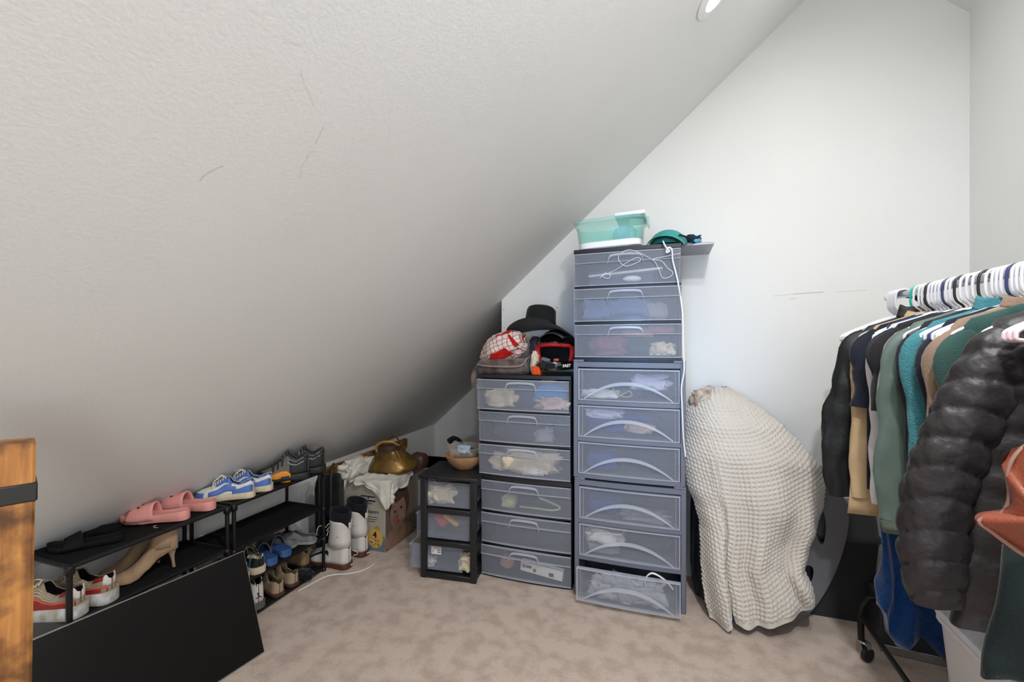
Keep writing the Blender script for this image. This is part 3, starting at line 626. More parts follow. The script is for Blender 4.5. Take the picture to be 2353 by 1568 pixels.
# white high-tops with black collar on the bottom shelf
HT_H = [(0, .13), (.03, .155), (.15, .16), (.3, .155), (.40, .16), (.46, .13), (.6, .092), (.75, .07), (.9, .058), (1, .03)]
for x, y, an, lb in ((-1.99, 1.795, 160, 'white high-top sneaker with black collar on the bottom shelf'),):
    s = Shoe('high_top_sneaker', lb, 'shoe', x, y, .024, an, .285, .104, HT_H, [(0, .8), (.06, .6), (.3, .55), (.41, .35), (.45, 0), (1, 0)], [(0, .034), (.5, .028), (1, .024)])
    s.upper(m_swh); s.lining(m_sblack, .5); s.insole(m_sblack, .04); s.sole(mat('grey_sole', '#5d5c5a', .7)); s.patch('collar', m_sblack, .003, .44, .66, 1.0, off=.005); s.laces(m_sblack, .46, .66, 5)
    # leaping-figure emblem at the heel
    b = B()
    for p, q, r in (((0, 0), (.004, .012), .0022), ((.004, .012), (.009, .021), .0015), ((.004, .012), (-.005, .014), .0013), ((0, 0), (-.013, -.010), .002), ((0, 0), (.010, -.007), .002), ((.010, -.007), (.015, -.006), .0015)):
        b.tube([(-.0045, p[0], p[1]), (-.0045, q[0], q[1])], r, 6)
    b.lathe([(.0003, .0025), (.0022, .001), (.0022, -.001), (.0003, -.0025)], 8, (-.0045, .0045, .0165)); b.build('emblem', m_sblack, s.t, loc=(.0, 0, .068))
# tan shoes on the bottom shelf
m_tn = mat('tan_nubuck', '#a8937a', .8, var=.12, vscale=25, bump=.2, bscale=200)
for x, y, an, lb in ((-1.985, 1.925, 163, 'tan low shoe with thin brown sole on the bottom shelf, nearer one'), (-1.985, 2.035, 172, 'tan low shoe on the bottom shelf, near the white cable')):
    s = Shoe('loafer', lb, 'shoe', x, y, .024, an, .26, .095, LH(.92), [(0, .85), (.1, .75), (.3, .65), (.46, .3), (.52, 0), (1, 0)], [(0, .016), (1, .012)], group='pair of tan loafers')
    s.upper(m_tn); s.lining(m_tn, .6); s.insole(m_tn, .012); s.sole(mat('brown_sole', '#4a2b22', .6)); s.laces(m_tn, .5, .62, 3); s.patch('tongue', m_tn, .42, .5, .5, 1, off=.006)
s = Shoe('wedge_shoe', 'brown suede shoe at the back of the bottom shelf beneath the slippers', 'shoe', -2.06, 2.20, .024, 170, .2, .085, LH(1.1, .02), [(0, .8), (.3, .6), (.5, 0), (1, 0)], [(0, .03), (1, .015)])
s.upper(mat('brown_suede', '#8d7052', .9)); s.sole(m_sblack)
lump('black_bundle', 'black cloth bundle at the far end of the bottom shelf', 'bundle', (-2.02, 2.12, .022), (.12, .1, .035), fabric('black_cloth', '#141416'), 71, amp=.5)
lump('black_bag', 'black bag on the lowest shelf behind the television', 'bag', (-2.12, 1.12, .07), (.2, .2, .10), MATS['black_cloth'], 72)

# ---------------------------------------------------------------- television leaning on the racks
t = T('flat_television', 'black flat television with thin silver edge leaning against the shoe racks', 'television')
TR = Vector((-1.862, 1.60, .43)); along = Vector((-.134, -.991, 0)).normalized(); base = Vector((-1.715, 1.578, .004))
up = (TR-base); up -= along*up.dot(along); hgt = up.length; up.normalize(); nrm = along.cross(up).normalized()
if nrm.x < 0: nrm = -nrm
wtv = .98
O = TR-up*hgt
Mx = Matrix(((along.x, up.x, nrm.x, O.x), (along.y, up.y, nrm.y, O.y), (along.z, up.z, nrm.z, O.z), (0, 0, 0, 1)))
t.matrix_world = Mx
b = B(); b.box((wtv/2, hgt/2, -.010), (wtv, hgt, .018), bev=.002); b.build('case', mat('silver_bezel', '#b9b2ae', .3, metal=.8), t)
b = B(); b.box((wtv/2, hgt/2, 0), (wtv-.008, hgt-.008, .0016)); b.build('screen', mat('tv_screen', '#0d0b0a', .36, spec=.3), t)
b = B(); b.box((wtv/2, hgt*.42, -.03), (wtv*.6, hgt*.6, .026), bev=.01); b.build('rear_housing', m_blackpl, t)

# ---------------------------------------------------------------- rustic post at the left edge
m_wood = bpy.data.materials.new('rustic_pine'); m_wood.use_nodes = True
nt = m_wood.node_tree; N = nt.nodes; L = nt.links; bb = N['Principled BSDF']; bb.inputs['Roughness'].default_value = .55
tc = N.new('ShaderNodeTexCoord'); mp = N.new('ShaderNodeMapping'); mp.inputs['Scale'].default_value = (26, 26, 2.2); L.new(tc.outputs['Object'], mp.inputs['Vector'])
n1 = N.new('ShaderNodeTexNoise'); n1.inputs['Scale'].default_value = 2.2; n1.inputs['Detail'].default_value = 6; L.new(mp.outputs[0], n1.inputs['Vector'])
r1 = N.new('ShaderNodeValToRGB'); r1.color_ramp.elements[0].position = .3; r1.color_ramp.elements[0].color = hexc('#8a5526'); r1.color_ramp.elements[1].position = .7; r1.color_ramp.elements[1].color = hexc('#c98a45'); L.new(n1.outputs['Fac'], r1.inputs['Fac'])
n2 = N.new('ShaderNodeTexNoise'); n2.inputs['Scale'].default_value = 11; n2.inputs['Detail'].default_value = 5; L.new(tc.outputs['Object'], n2.inputs['Vector'])
r2 = N.new('ShaderNodeValToRGB'); r2.color_ramp.elements[0].position = .36; r2.color_ramp.elements[0].color = (.16, .13, .1, 1); r2.color_ramp.elements[1].position = .52; r2.color_ramp.elements[1].color = (1, 1, 1, 1); L.new(n2.outputs['Fac'], r2.inputs['Fac'])
mx = N.new('ShaderNodeMix'); mx.data_type = 'RGBA'; mx.blend_type = 'MULTIPLY'; mx.inputs['Factor'].default_value = .85; L.new(r1.outputs[0], mx.inputs['A']); L.new(r2.outputs[0], mx.inputs['B']); L.new(mx.outputs['Result'], bb.inputs['Base Color'])
t = T('wooden_post', 'rustic orange-brown wooden post with a black band at the left edge', 'post', (-1.412, .572, 0), radians(67)); t.rotation_euler[1] = radians(.7)
h = 1.4-(1013-784)/1050*1.03
b = B(); rings = []
for z in [0, .1]+[h*i/12 for i in range(2, 13)]:
    rings.append([(x, y, z+(.006*(-x*8) if z > h-.01 else 0)) for x, y in ((-.06, -.04), (.055, -.04), (.06, -.034), (.06, .034), (.055, .04), (-.06, .04), (-.065, .034), (-.065, -.034))])
b.loft(rings); b.build('timber', m_wood, t, sharp=30)
zb = 1.4-(1128-784)/1050*1.03
b = B(); b.box((-.002, 0, zb), (.131, .088, .042), bev=.003); b.build('band', mat('black_strap_metal', '#1c1b1a', .5), t)
# ---------------------------------------------------------------- floor clutter between the rack and the cart
def seen(u, v, Y):             # point of the photo's line of sight at depth Y, used to trace outlines at their real distance
    a = radians(18.95); r = (u-1176.5)/1050; d = Vector((-sin(a)+r*cos(a), cos(a)+r*sin(a), (784-v)/1050)); return Vector((0, 0, 1.4))+d*(Y/d.y)
m_bootw = mat('white_boot_shell', '#d8d2cc', .45, var=.06, vscale=25); m_navy = fabric('boot_cuff', '#16181f', var=.1); m_gum = mat('brown_gum_sole', '#57301f', .6); m_brn2 = mat('dark_gum_sole', '#3b2117', .6)
SB_H = [(0, .12), (.03, .16), (.3, .17), (.45, .16), (.55, .125), (.7, .10), (.85, .085), (.95, .07), (1, .035)]
for i, (x, y, an, lean, lb) in enumerate(((-1.862, 2.338, 178, -.02, 'white snowboard boot with black cuff beside the rack post'), (-1.865, 2.505, 172, -.10, 'white snowboard boot with black cuff standing before the printed box'))):
    s = Shoe('snowboard_boot', lb, 'boot', x, y, 0, an, .30, .118, SB_H, [(0, .6), (.3, .5), (.5, 0), (1, 0)], [(0, .034), (.5, .028), (1, .026)], group='pair of white snowboard boots')
    s.upper(m_bootw); s.sole(m_gum); s.patch('toe_cap', mat('boot_toe_suede', '#a39c94', .9), .80, .99, 0, .75)
    s.patch('wave_stripe', m_sblack, .42, .85, lambda x: .22+.2*sin((x-.42)*7), lambda x: .34+.2*sin((x-.42)*7), off=.003)
    b = B(); rings = []
    for z, cx, rx, ry in ((.13, .078, .080, .052), (.17, .074, .076, .052), (.21, .070, .070, .053), (.25, .067, .067, .055), (.285, .066, .069, .058), (.295, .066, .071, .059)):
        ring = []
        for k in range(28):
            th = 2*pi*k/28; dip = -.055*math.exp(-((abs(((th+pi) % (2*pi))-pi)-pi)/.55)**2) if z > .24 else 0
            dip2 = -.03*math.exp(-((((th+pi) % (2*pi))-pi)/.5)**2) if z > .24 else 0
            ring.append((cx+rx*cos(th)+lean*-(z-.1)*.5, ry*sin(th), z+(dip+dip2)*(z-.24)/.055))
        rings.append(ring)
    b.loft(rings, cap0=False, cap1=False); b.build('shaft', m_bootw, s.t, solid=.004)
    b = B(); rings = []
    for z, f in ((.20, .93), (.28, .95), (.30, 1.0), (.335, 1.06), (.35, 1.04), (.352, .9), (.33, .75), (.2, .6)):
        rings.append([(.066+.068*f*cos(2*pi*k/28)+lean*-(z-.1)*.5, .056*f*sin(2*pi*k/28), z+.012*cos(2*pi*k/28)*(z > .29)) for k in range(28)])
    b.loft(rings); b.build('cuff', m_navy, s.t)
    s.laces(m_bootw, .48, .66, 4)
    for zz in (.2, .23, .26): B().tube(bez([(.07+.06, -.05, zz), (.155-.02*(zz-.2)/.06, 0, zz+.01), (.07+.06, .05, zz)], 5), .003, 6).build('lace', m_bootw, s.t)
    s.loop(m_bootw, [(.02, -.058, .05), (-.002, -.068, .055), (-.004, -.062, .075), (.02, -.052, .085)], .0025)
    s.loop(m_bootw, [(.15, .03, .24), (.19, .05, .25), (.2, .06, .2), (.17, .06, .17)], .003)
    b = B(); b.box((-.004, .0, .265), (.006, .022, .035), bev=.002); b.build('pull_tab', m_bootw, s.t)
    b = B(); b.box((-.006, -.012, .018), (.003, .02, .008)); b.build('sole_tag', m_swh, s.t)
# black carry bag behind the boots
t = T('carry_bag', 'tall black fabric carry bag standing behind the white boots', 'bag', (-2.10, 2.44, 0), radians(12))
lump_bm((.17, .10, .58), 81, amp=.08, box=.35).build('body', MATS['black_cloth'], t, sharp=180)
for x in (-.05, .03): B().tube(bez([(x, -.052, .04), (x+.01, -.06, .3), (x+.005, -.05, .54), (x, .0, .60)], 6), .009, 6, flat=.4).build('strap', mat('black_webbing', '#1d1d20', .6), t)
# printed carton
m_cart = mat('carton_pale', '#a39f90', .75, var=.05); m_cartb = mat('carton_blue', '#5d7482', .7); m_yel = mat('label_yellow', '#c9a04a', .7); m_hair = mat('print_brown', '#4c352a', .8); m_skin = mat('print_skin', '#9b7a66', .8, col2='#86644f', var=.2, vscale=14); m_bgp = mat('print_taupe', '#6a5c52', .8)
t = T('carton', 'pale printed diaper carton with a yellow number badge under the white cloth', 'carton', (-1.935, 2.765, 0)); w, d, h = .33, .37, .46
B().box((0, 0, h/2), (w, d, h), bev=.003).build('box', m_cart, t)
B().box((0, -d/2-.0006, .055), (w-.006, .0012, .10)).build('blue_band', m_cartb, t)
b = B(); b.lathe([(.001, 0), (.062, 0), (.062, .0012), (.001, .0012)], 28); o = b.build('badge', m_yel, t, loc=(.085, -d/2-.0004, .085)); o.rotation_euler = (pi/2, 0, 0)
b = B(); b.lathe([(.001, 0), (.022, 0), (.022, .0011), (.001, .0011)], 20); o = b.build('badge_crown', mat('badge_ochre', '#a3813c', .7), t, loc=(.102, -d/2-.0003, .15)); o.rotation_euler = (pi/2, 0, 0)
text('4', .062, m_ink, t, (.085, -d/2-.002, .108), (pi/2, 0, 0), bold=.0012)
text('22-37 lb', .021, m_hair, t, (.085, -d/2-.002, .072), (pi/2, 0, 0)); text('10-17 kg', .021, m_hair, t, (.085, -d/2-.002, .049), (pi/2, 0, 0))
B().box((.03, -d/2-.0006, .345), (.115, .0012, .036)).build('name_plate', m_ink, t)
text('KIRKLAND', .024, m_swh, t, (.03, -d/2-.0016, .345), (pi/2, 0, 0), bold=.0006)
text('Signature', .022, m_ink, t, (.02, -d/2-.0012, .316), (pi/2, 0, 0))
text('Diapers', .034, m_ink, t, (.06, -d/2-.0012, .262), (pi/2, 0, 0))
for z, ww in ((.225, .10), (.21, .09), (.195, .06)): B().box((.055, -d/2-.0005, z), (ww, .001, .004)).build('print_line', m_hair, t)
# picture of a child on the side: flat print
B().box((w/2+.0006, 0, h/2), (.0012, d-.006, h-.006)).build('side_print', m_bgp, t)
def disc(name, m, y, z, ry, rz, lay, rot=0):
    b = B(); x = w/2+.0012+lay*.0006
    b.loft([[(x+e, y+ry*cos(2*pi*k/24)*cos(rot)-rz*sin(2*pi*k/24)*sin(rot), z+ry*cos(2*pi*k/24)*sin(rot)+rz*sin(2*pi*k/24)*cos(rot)) for k in range(24)] for e in (0, .0008)]); return b.build(name, m, t, smooth=False)
disc('printed_hair', m_hair, -.02, .27, .125, .135, 0, .1); disc('printed_shoulders', m_skin, -.03, .06, .17, .07, 0); disc('printed_face', m_skin, -.035, .22, .095, .12, 1, .1); disc('printed_fringe', m_hair, -.02, .335, .095, .04, 2, .2)
disc('printed_eye', m_ink, -.075, .235, .013, .008, 2); disc('printed_eye', m_ink, .0, .24, .014, .008, 2); disc('printed_mouth', m_redink, -.04, .155, .025, .008, 2); disc('printed_nose', mat('print_shadow', '#7a5a49', .8), -.048, .195, .012, .018, 2)
# white cloths draped over the carton
m_wc = fabric('off_white_cotton', '#d3cec2', var=.05, bump=.3, bscale=300); m_satin = mat('white_satin', '#cfcbc5', .35, sheen=.4)
t = T('white_garment', 'off-white cotton garment draped over the printed carton', 'garment')
path = bez([(-1.99, 2.555, 0), (-1.90, 2.552, 0), (-1.80, 2.555, 0), (-1.745, 2.57, 0), (-1.735, 2.63, 0), (-1.74, 2.74, 0), (-1.742, 2.86, 0)], 10)
def hem(s): return itp([(0, .445), (.12, .44), (.24, .43), (.36, .335), (.46, .295), (.56, .31), (.62, .365), (.70, .40), (.8, .385), (1, .43)], s)
def cl(a, c):
    i = a*(len(path)-1); k = min(int(i), len(path)-2); p = path[k].lerp(path[k+1], i-k); top = .478
    cen = Vector((-1.9, 2.75, 0)); dirn = (p-cen); dirn.z = 0; dirn.normalize()
    if c < .3:
        q = c/.3; pp = cen.lerp(p, .55+.45*q); return (pp.x, pp.y, top+.02*(1-q)+.012*nz((pp.x, pp.y, 0), 18, 3)-.004*q)
    q = (c-.3)/.7; z = top+(hem(a)-top)*q; wv = (.010*sin(a*38)+.016*nz((a*6, q*2, 0), 2, 5))*q
    return (p.x+dirn.x*(wv+.006), p.y+dirn.y*(wv+.006), z-.008*q*sin(a*31))
b = B(); b.grid(cl, 70, 26); b.build('drape', m_wc, t, solid=.003, sharp=180)
b = B(); b.tube(bez([(-1.74, 2.61, .45), (-1.735, 2.6, .40), (-1.728, 2.595, .36), (-1.735, 2.59, .335), (-1.75, 2.58, .345), (-1.755, 2.575, .37)], 6), [.018+.004*sin(i*1.3) for i in range(31)], 8, flat=.6); b.build('sleeve', m_wc, t, sharp=180)
o = lump('white_blouse', 'cream ruffled blouse bunched on the left of the printed carton', 'blouse', (-2.05, 2.66, .455), (.13, .30, .135), m_wc, 91, amp=.45, freq=2.6)
t = T('satin_scarf', 'white satin scarf hanging down beside the black carry bag', 'scarf')
def sf(a, c): z = .50-.24*c; return (-2.075+.07*(a-.5)-.035*c+.012*sin(a*14+c*5), 2.545-.02*sin(a*9)-.012*c+.008*sin(a*22), z+.02*a)
b = B(); b.grid(sf, 24, 24); b.build('cloth', m_satin, t, solid=.002, sharp=180)
# bronze leather bag on the cloth
m_gold = mat('bronze_leather', '#8a6a33', .34, metal=.55, col2='#5c4420', var=.3, vscale=9, bump=.25, bscale=22); m_goldl = mat('pale_gold_band', '#c59a55', .35, metal=.5); m_dkb = mat('dark_brown_leather', '#3a2a18', .5)
t = T('bucket_bag', 'bronze metallic leather bag with a ring top lying on the white cloth', 'bag', (-1.86, 2.80, .488), radians(20)); t.rotation_euler = (radians(5), radians(-6), radians(20))
def wob(v): f = 1+.06*nz(v, 9, 2)+.03*sin(5*math.atan2(v.y, v.x)); return Vector((v.x*f-.25*v.z*.2, v.y*f, v.z+.012*nz(v, 11, 7)*(v.z < .1)-.10*max(0, -v.x-.11)*(v.z < .06)*0))
b = B(); b.lathe([(.01, .0), (.165, .0), (.178, .012), (.176, .03), (.155, .06), (.128, .09), (.10, .118), (.080, .138), (.074, .15), (.070, .15), (.06, .12), (.01, .11)], 40, sx=1.0, sy=.78, fn=wob); b.build('body', m_gold, t, sharp=70)
b = B(); b.lathe([(.072, .135), (.079, .138), (.081, .178), (.077, .182), (.069, .18), (.066, .14)], 36, sx=1, sy=.78, c=(-.006, 0, 0)); b.build('ring_collar', m_dkb, t)
b = B(); b.tube(bez([(-.085, -.01, .14), (-.08, -.03, .185), (-.03, -.05, .215), (.035, -.045, .205), (.07, -.02, .17)], 8), .013, 8, flat=.35); b.build('handle', m_goldl, t)
b = B(); b.tube(bez([(-.06, .05, .15), (-.03, .06, .20), (.03, .06, .215), (.06, .05, .17)], 8), .012, 8, flat=.35); b.build('handle', m_gold, t)
b = B(); b.tube(bez([(.06, -.06, .15), (.08, -.075, .10), (.088, -.10, .05), (.085, -.118, .01)], 6), .0025, 6); b.build('cord', m_goldl, t)
b = B(); b.lathe([(.001, 0), (.012, 0), (.012, .006), (.001, .008)], 14); o = b.build('stud', m_dkb, t, loc=(-.045, -.058, .13)); o.rotation_euler = (pi/2, 0, 0)
# brown leather purse behind
lump('brown_purse', 'small dark brown leather purse behind the bronze bag', 'purse', (-1.75, 2.97, .47), (.13, .12, .11), mat('oxblood_leather', '#4a3027', .5), 95, amp=.1); 
t = T('stacked_crate', 'taupe storage crate standing behind the printed carton', 'crate', (-1.80, 3.14, 0))
b = B(); b.box((0, 0, .235), (.36, .32, .46), bev=.012); b.box((0, 0, .455), (.38, .34, .02), bev=.006); b.build('crate', mat('taupe_plastic', '#6c645c', .5), t)
t = T('walking_cane', 'black curved handle rising behind the small black cart', 'cane', (-1.63, 3.40, 0))
b = B(); b.tube(bez([(.06, -.02, 0), (.05, -.02, .3), (.045, 0, .50), (.02, 0, .575), (-.04, 0, .60), (-.085, 0, .57)], 8), [.012]*24+[.012+.0009*i for i in range(17)], 10); b.build('shaft', m_sblack, t)
b = B(); b.lathe([(.002, .03), (.02, .025), (.028, .0), (.02, -.025), (.002, -.03)], 16, (.075, -.03, .53)); b.build('knob', m_sblack, t)
# timber board along the knee wall
t = T('timber_board', 'raw timber board lying along the low wall behind the white cloth', 'board', (0, 0, 0))
b = B(); b.box((-2.345, 3.2, .44), (.035, 1.1, .085), bev=.003); 
m_pine = m_wood.copy(); m_pine.name = 'raw_pine'
b.build('plank', m_pine, t)
for y in (2.72, 3.65): B().box((-2.345, y, .20), (.035, .06, .395), bev=.003).build('leg', m_pine, t)
# white cable along the carpet
pts = [(-1.955, 2.02, .005), (-1.935, 2.14, .005), (-1.92, 2.20, .005), (-1.88, 2.24, .005), (-1.82, 2.27, .005), (-1.76, 2.33, .005), (-1.745, 2.42, .005), (-1.80, 2.50, .005)]
o = B().tube(bez(pts, 8), .0045, 8).build('cable', mat('white_cable', '#d6d0c8', .5)); tag(o, 'white cable lying on the carpet beside the boots', 'cable')
# bowls on the cart
m_bowl = mat('beech_wood', '#b58a63', .5, var=.18, vscale=20); t = T('wooden_bowl', 'turned wooden bowl on the small black cart', 'bowl', (-1.205, 2.60, .6105))
B().lathe([(.001, .0), (.055, .0), (.06, .004), (.095, .035), (.118, .072), (.122, .085), (.118, .086), (.11, .07), (.085, .035), (.05, .012), (.001, .010)], 40).build('bowl', m_bowl, t)
m_clr = frosted('clear_plastic', '#d8ccc0', .14, .1); t = T('plastic_bowl', 'clear plastic bowl standing in the wooden bowl', 'bowl', (-1.205, 2.60, .632))
B().lathe([(.001, .0), (.075, .0), (.088, .03), (.104, .11), (.108, .112), (.108, .116), (.102, .114), (.085, .03), (.072, .004), (.001, .004)], 40).build('bowl', m_clr, t)
lump('sunglasses_case', 'shiny black case inside the clear plastic bowl', 'case', (-1.175, 2.60, .645), (.11, .10, .095), mat('gloss_black', '#101114', .15, spec=.7), 97, amp=.06, box=.7)
lump('dust_mask', 'pale blue mask on the black case in the bowl', 'mask', (-1.195, 2.565, .715), (.09, .05, .05), fabric('pale_blue_cloth', '#9fb4c6'), 98, amp=.3)
lump('tea_lights', 'rust coloured cloth at the bottom of the clear bowl', 'cloth', (-1.25, 2.585, .64), (.08, .09, .03), fabric('rust_cloth', '#7a4a36'), 99, amp=.3)
# ---------------------------------------------------------------- on top of the shorter tower
ZT = 1.203
m_fur = mat('brown_plush', '#6d5c57', .9, col2='#3d302d', var=.3, vscale=16, bump=.6, bscale=120, sheen=.4)
t = T('plush_bag', 'flat brown plush bag with light piping under the red checked pouch', 'bag', (-.945, 2.68, ZT))
b = lump_bm((.33, .30, .10), 101, amp=.12, box=.45, freq=1.5); b.build('body', m_fur, t, sharp=180)
m_pip = mat('light_piping', '#8d7d76', .7)
b = B(); b.tube(bez([(-.155, -.13, .055), (-.08, -.155, .048), (.06, -.155, .046), (.13, -.14, .055), (.15, -.10, .09), (.155, -.05, .10)], 8), .005, 8); b.build('piping', m_pip, t)
b = B(); b.tube(bez([(-.16, -.12, .04), (-.175, -.12, .01), (-.178, -.13, -.03), (-.172, -.13, -.085)], 8), [.014+.012*i/24 for i in range(25)], 8, flat=.7); b.build('tail_strap', m_fur, t, sharp=180)
# red and white checked pouch: fine red lines on white
m_chk = bpy.data.materials.new('red_check_cloth'); m_chk.use_nodes = True; nt = m_chk.node_tree; N = nt.nodes; L = nt.links; bb = N['Principled BSDF']; bb.inputs['Roughness'].default_value = .9
tc = N.new('ShaderNodeTexCoord'); nn = N.new('ShaderNodeTexNoise'); nn.inputs['Scale'].default_value = 7; L.new(tc.outputs['Object'], nn.inputs['Vector'])
ad = N.new('ShaderNodeMix'); ad.data_type = 'VECTOR'; ad.inputs['Factor'].default_value = .07; L.new(tc.outputs['Object'], ad.inputs['A']); L.new(nn.outputs['Color'], ad.inputs['B'])
sp = N.new('ShaderNodeSeparateXYZ'); L.new(ad.outputs['Result'], sp.inputs[0]); acc = None
for ax, ph, sc in ((0, .0, .030), (2, .01, .028)):
    m1 = N.new('ShaderNodeMath'); m1.operation = 'PINGPONG'; L.new(sp.outputs[ax], m1.inputs[0]); m1.inputs[1].default_value = sc/2
    m2 = N.new('ShaderNodeMath'); m2.operation = 'LESS_THAN'; L.new(m1.outputs[0], m2.inputs[0]); m2.inputs[1].default_value = .0016
    if acc is None: acc = m2.outputs[0]
    else: m3 = N.new('ShaderNodeMath'); m3.operation = 'MAXIMUM'; L.new(acc, m3.inputs[0]); L.new(m2.outputs[0], m3.inputs[1]); acc = m3.outputs[0]
mx = N.new('ShaderNodeMix'); mx.data_type = 'RGBA'; mx.inputs['A'].default_value = hexc('#d6c5be'); mx.inputs['B'].default_value = hexc('#8a2a26'); L.new(acc, mx.inputs['Factor']); L.new(mx.outputs['Result'], bb.inputs['Base Color'])
m_red = fabric('red_cloth', '#b3120f', var=.12)
t = T('cloth_pouch', 'white cloth pouch with red check lines and red panel on the plush bag', 'pouch', (-.94, 2.66, 1.285), 0); t.rotation_euler = (0, radians(-24), radians(-4))
b = B(); bmesh.ops.create_icosphere(b.bm, subdivisions=5, radius=1)
def pouch(p, off=1):
    d = 1+.09*nz(p, 2.0, 3)+.05*nz(p, 5, 8)-.05*abs(nz((p.x, p.y, p.z*2), 3.5, 4)); d *= off
    tp = 1-.30*max(0, -p.x)**2
    return Vector((p.x*.165*d, p.y*.125*d*tp, p.z*.098*d*tp+.075))
for v in b.bm.verts: v.co = pouch(v.co)
b.build('body', m_chk, t, sharp=180)
def ptch(name, m, x0, x1, za, zb, n=18, parent=t):
    b = B()
    def f(a, c):
        ax = x0(c)+(x1(c)-x0(c))*a; z = za+(zb-za)*c; yy = -math.sqrt(max(.0, 1-ax*ax-z*z)); return pouch(Vector((ax, yy, z)), 1.025)
    b.grid(f, n, n); return b.build(name, m, parent, solid=.002, sharp=180)
ptch('red_panel', m_red, lambda c: -.62+.35*c, lambda c: .50-.15*c, -.72, -.22)
ptch('red_strap', m_red, lambda c: .62-.05*c, lambda c: .80-.16*c, -.35, .52)
ptch('red_strap', m_red, lambda c: .12, lambda c: .62, .62, .76, parent=t)
lump('purple_fabric', 'purple and grey printed cloth tucked between pouch and helmet', 'cloth', (-.79, 2.76, 1.31), (.06, .12, .13), fabric('purple_cloth', '#5b5166', col2='#2a2430'), 104, amp=.3)
lump('beige_glove', 'beige glove standing between the plush bag and the helmet', 'glove', (-.745, 2.60, ZT), (.05, .07, .145), c_cream, 105, amp=.25)
t = T('orange_buckle', 'bright orange plastic clip in front of the beige glove', 'clip', (-.718, 2.535, ZT), radians(-8))
b = B(); b.box((0, 0, .026), (.055, .035, .05), bev=.005); b.build('body', mat('orange_plastic', '#dd4a14', .45), t)
for x in (-.012, .012): B().box((x, -.0185, .028), (.008, .003, .044), bev=.001).build('rib', MATS['orange_plastic'], t)
# motocross helmet
m_hel = mat('helmet_gloss_black', '#0c0c0e', .16, spec=.7, coat=.6); m_int = fabric('helmet_dark_foam', '#17171a')
t = T('motocross_helmet', 'glossy black motocross helmet with red lining below the black hat', 'helmet', (-.635, 2.70, ZT+.003), radians(2))
def hs(th, ph, r=1):   # th: longitude from the front (-y), ph: latitude
    x = sin(th)*cos(ph); y = -cos(th)*cos(ph); z = sin(ph); return Vector((x*.128*r, y*.155*r, .135+z*.132*r))
b = B(); NT, NP = 64, 40
def eye(th, ph): return abs(th) < 1.02 and -.42 < ph < .36-.10*(th/1.02)**2
vs = {}
for i in range(NT):
    for j in range(NP+1):
        vs[i, j] = b.bm.verts.new(hs(-pi+2*pi*i/NT, -.80+(pi/2-.002+.80)*j/NP))
for i in range(NT):
    for j in range(NP):
        th = -pi+2*pi*(i+.5)/NT; ph = -.80+(pi/2+.80)*(j+.5)/NP
        if not eye(th, ph): b._f([vs[i, j], vs[(i+1) % NT, j], vs[(i+1) % NT, j+1], vs[i, j+1]])
b.build('shell', m_hel, t, solid=.006, sharp=60)
b = B(); bmesh.ops.create_icosphere(b.bm, subdivisions=4, radius=1)
for v in b.bm.verts:
    q = v.co; k = .35 if q.y < -.3 else 0; v.co = Vector((q.x*.112, max(q.y, -.25)*.125, .135+q.z*.112))
b.build('inner_padding', m_int, t)
m_hred = mat('helmet_red_foam', '#b10f12', .7)
pts = [hs(th, -.40, .985) for th in (-.98,)]
band = [hs(-.99, -.44+.0*i, .975) for i in (0,)]+[hs(-.99, ph, .975) for ph in (-.2, .05)]+[hs(th, .30-.10*(th/1.0)**2, .975) for th in (-.85, -.6, -.3, 0, .3, .6, .85)]+[hs(.99, ph, .975) for ph in (.05, -.2, -.44)]
b = B(); bz = bez(band, 5); nB = len(bz)
b.tube(bz, [(.020 if (i < nB*.22 or i > nB*.78) else .011) for i in range(nB)], 10, flat=.8); b.build('red_lining', m_hred, t)
# chin bar
b = B(); rings = []
for i in range(25):
    s_ = -1+2*i/24; th = s_*1.35; r = 1.0+.42*(1-abs(s_)**2.2); c = hs(th, -.55, 1); x = sin(th)*.125; y = -cos(th)*.145*r
    ht = .040+.012*(1-abs(s_)); z = .052+.004*abs(s_); o_ = Vector((sin(th), -cos(th), 0))*.016
    rings.append([Vector((x, y, z-ht/2))-o_, Vector((x, y, z-ht/2))+o_*.7, Vector((x, y, z))+o_*1.2, Vector((x, y, z+ht/2))+o_*.4, Vector((x, y, z+ht/2+.004))-o_])
b.loft(rings); b.build('chin_bar', m_hel, t, sharp=50)
b = B(); b.box((0, -.222, .055), (.06, .012, .03), bev=.004); b.build('vent', m_int, t)
b = B(); b.grid(lambda a, c: Vector((-.075+.15*a, -.10-.10*c, .245+.015*c-.035*(2*a-1)**2-.02*c*c)), 14, 8); b.build('peak', m_hel, t, solid=.005)
o = text('FAST', .022, m_swh, t, (.088, -.187, .055), (pi/2, 0, radians(48)), ext=.001, bold=.0008)
o.rotation_euler = (pi/2, radians(-4), radians(33))
b = B(); b.box((-.03, -.192, .088), (.05, .006, .022), rot=Matrix.Rotation(.3, 4, 'Y'), bev=.003); b.build('nose_guard', mat('steel_grey_plastic', '#5d626c', .3, metal=.4), t)
b = B(); b.box((.03, -.196, .088), (.03, .006, .015), bev=.003); b.build('decal', mat('decal_red', '#a33a2a', .4), t)
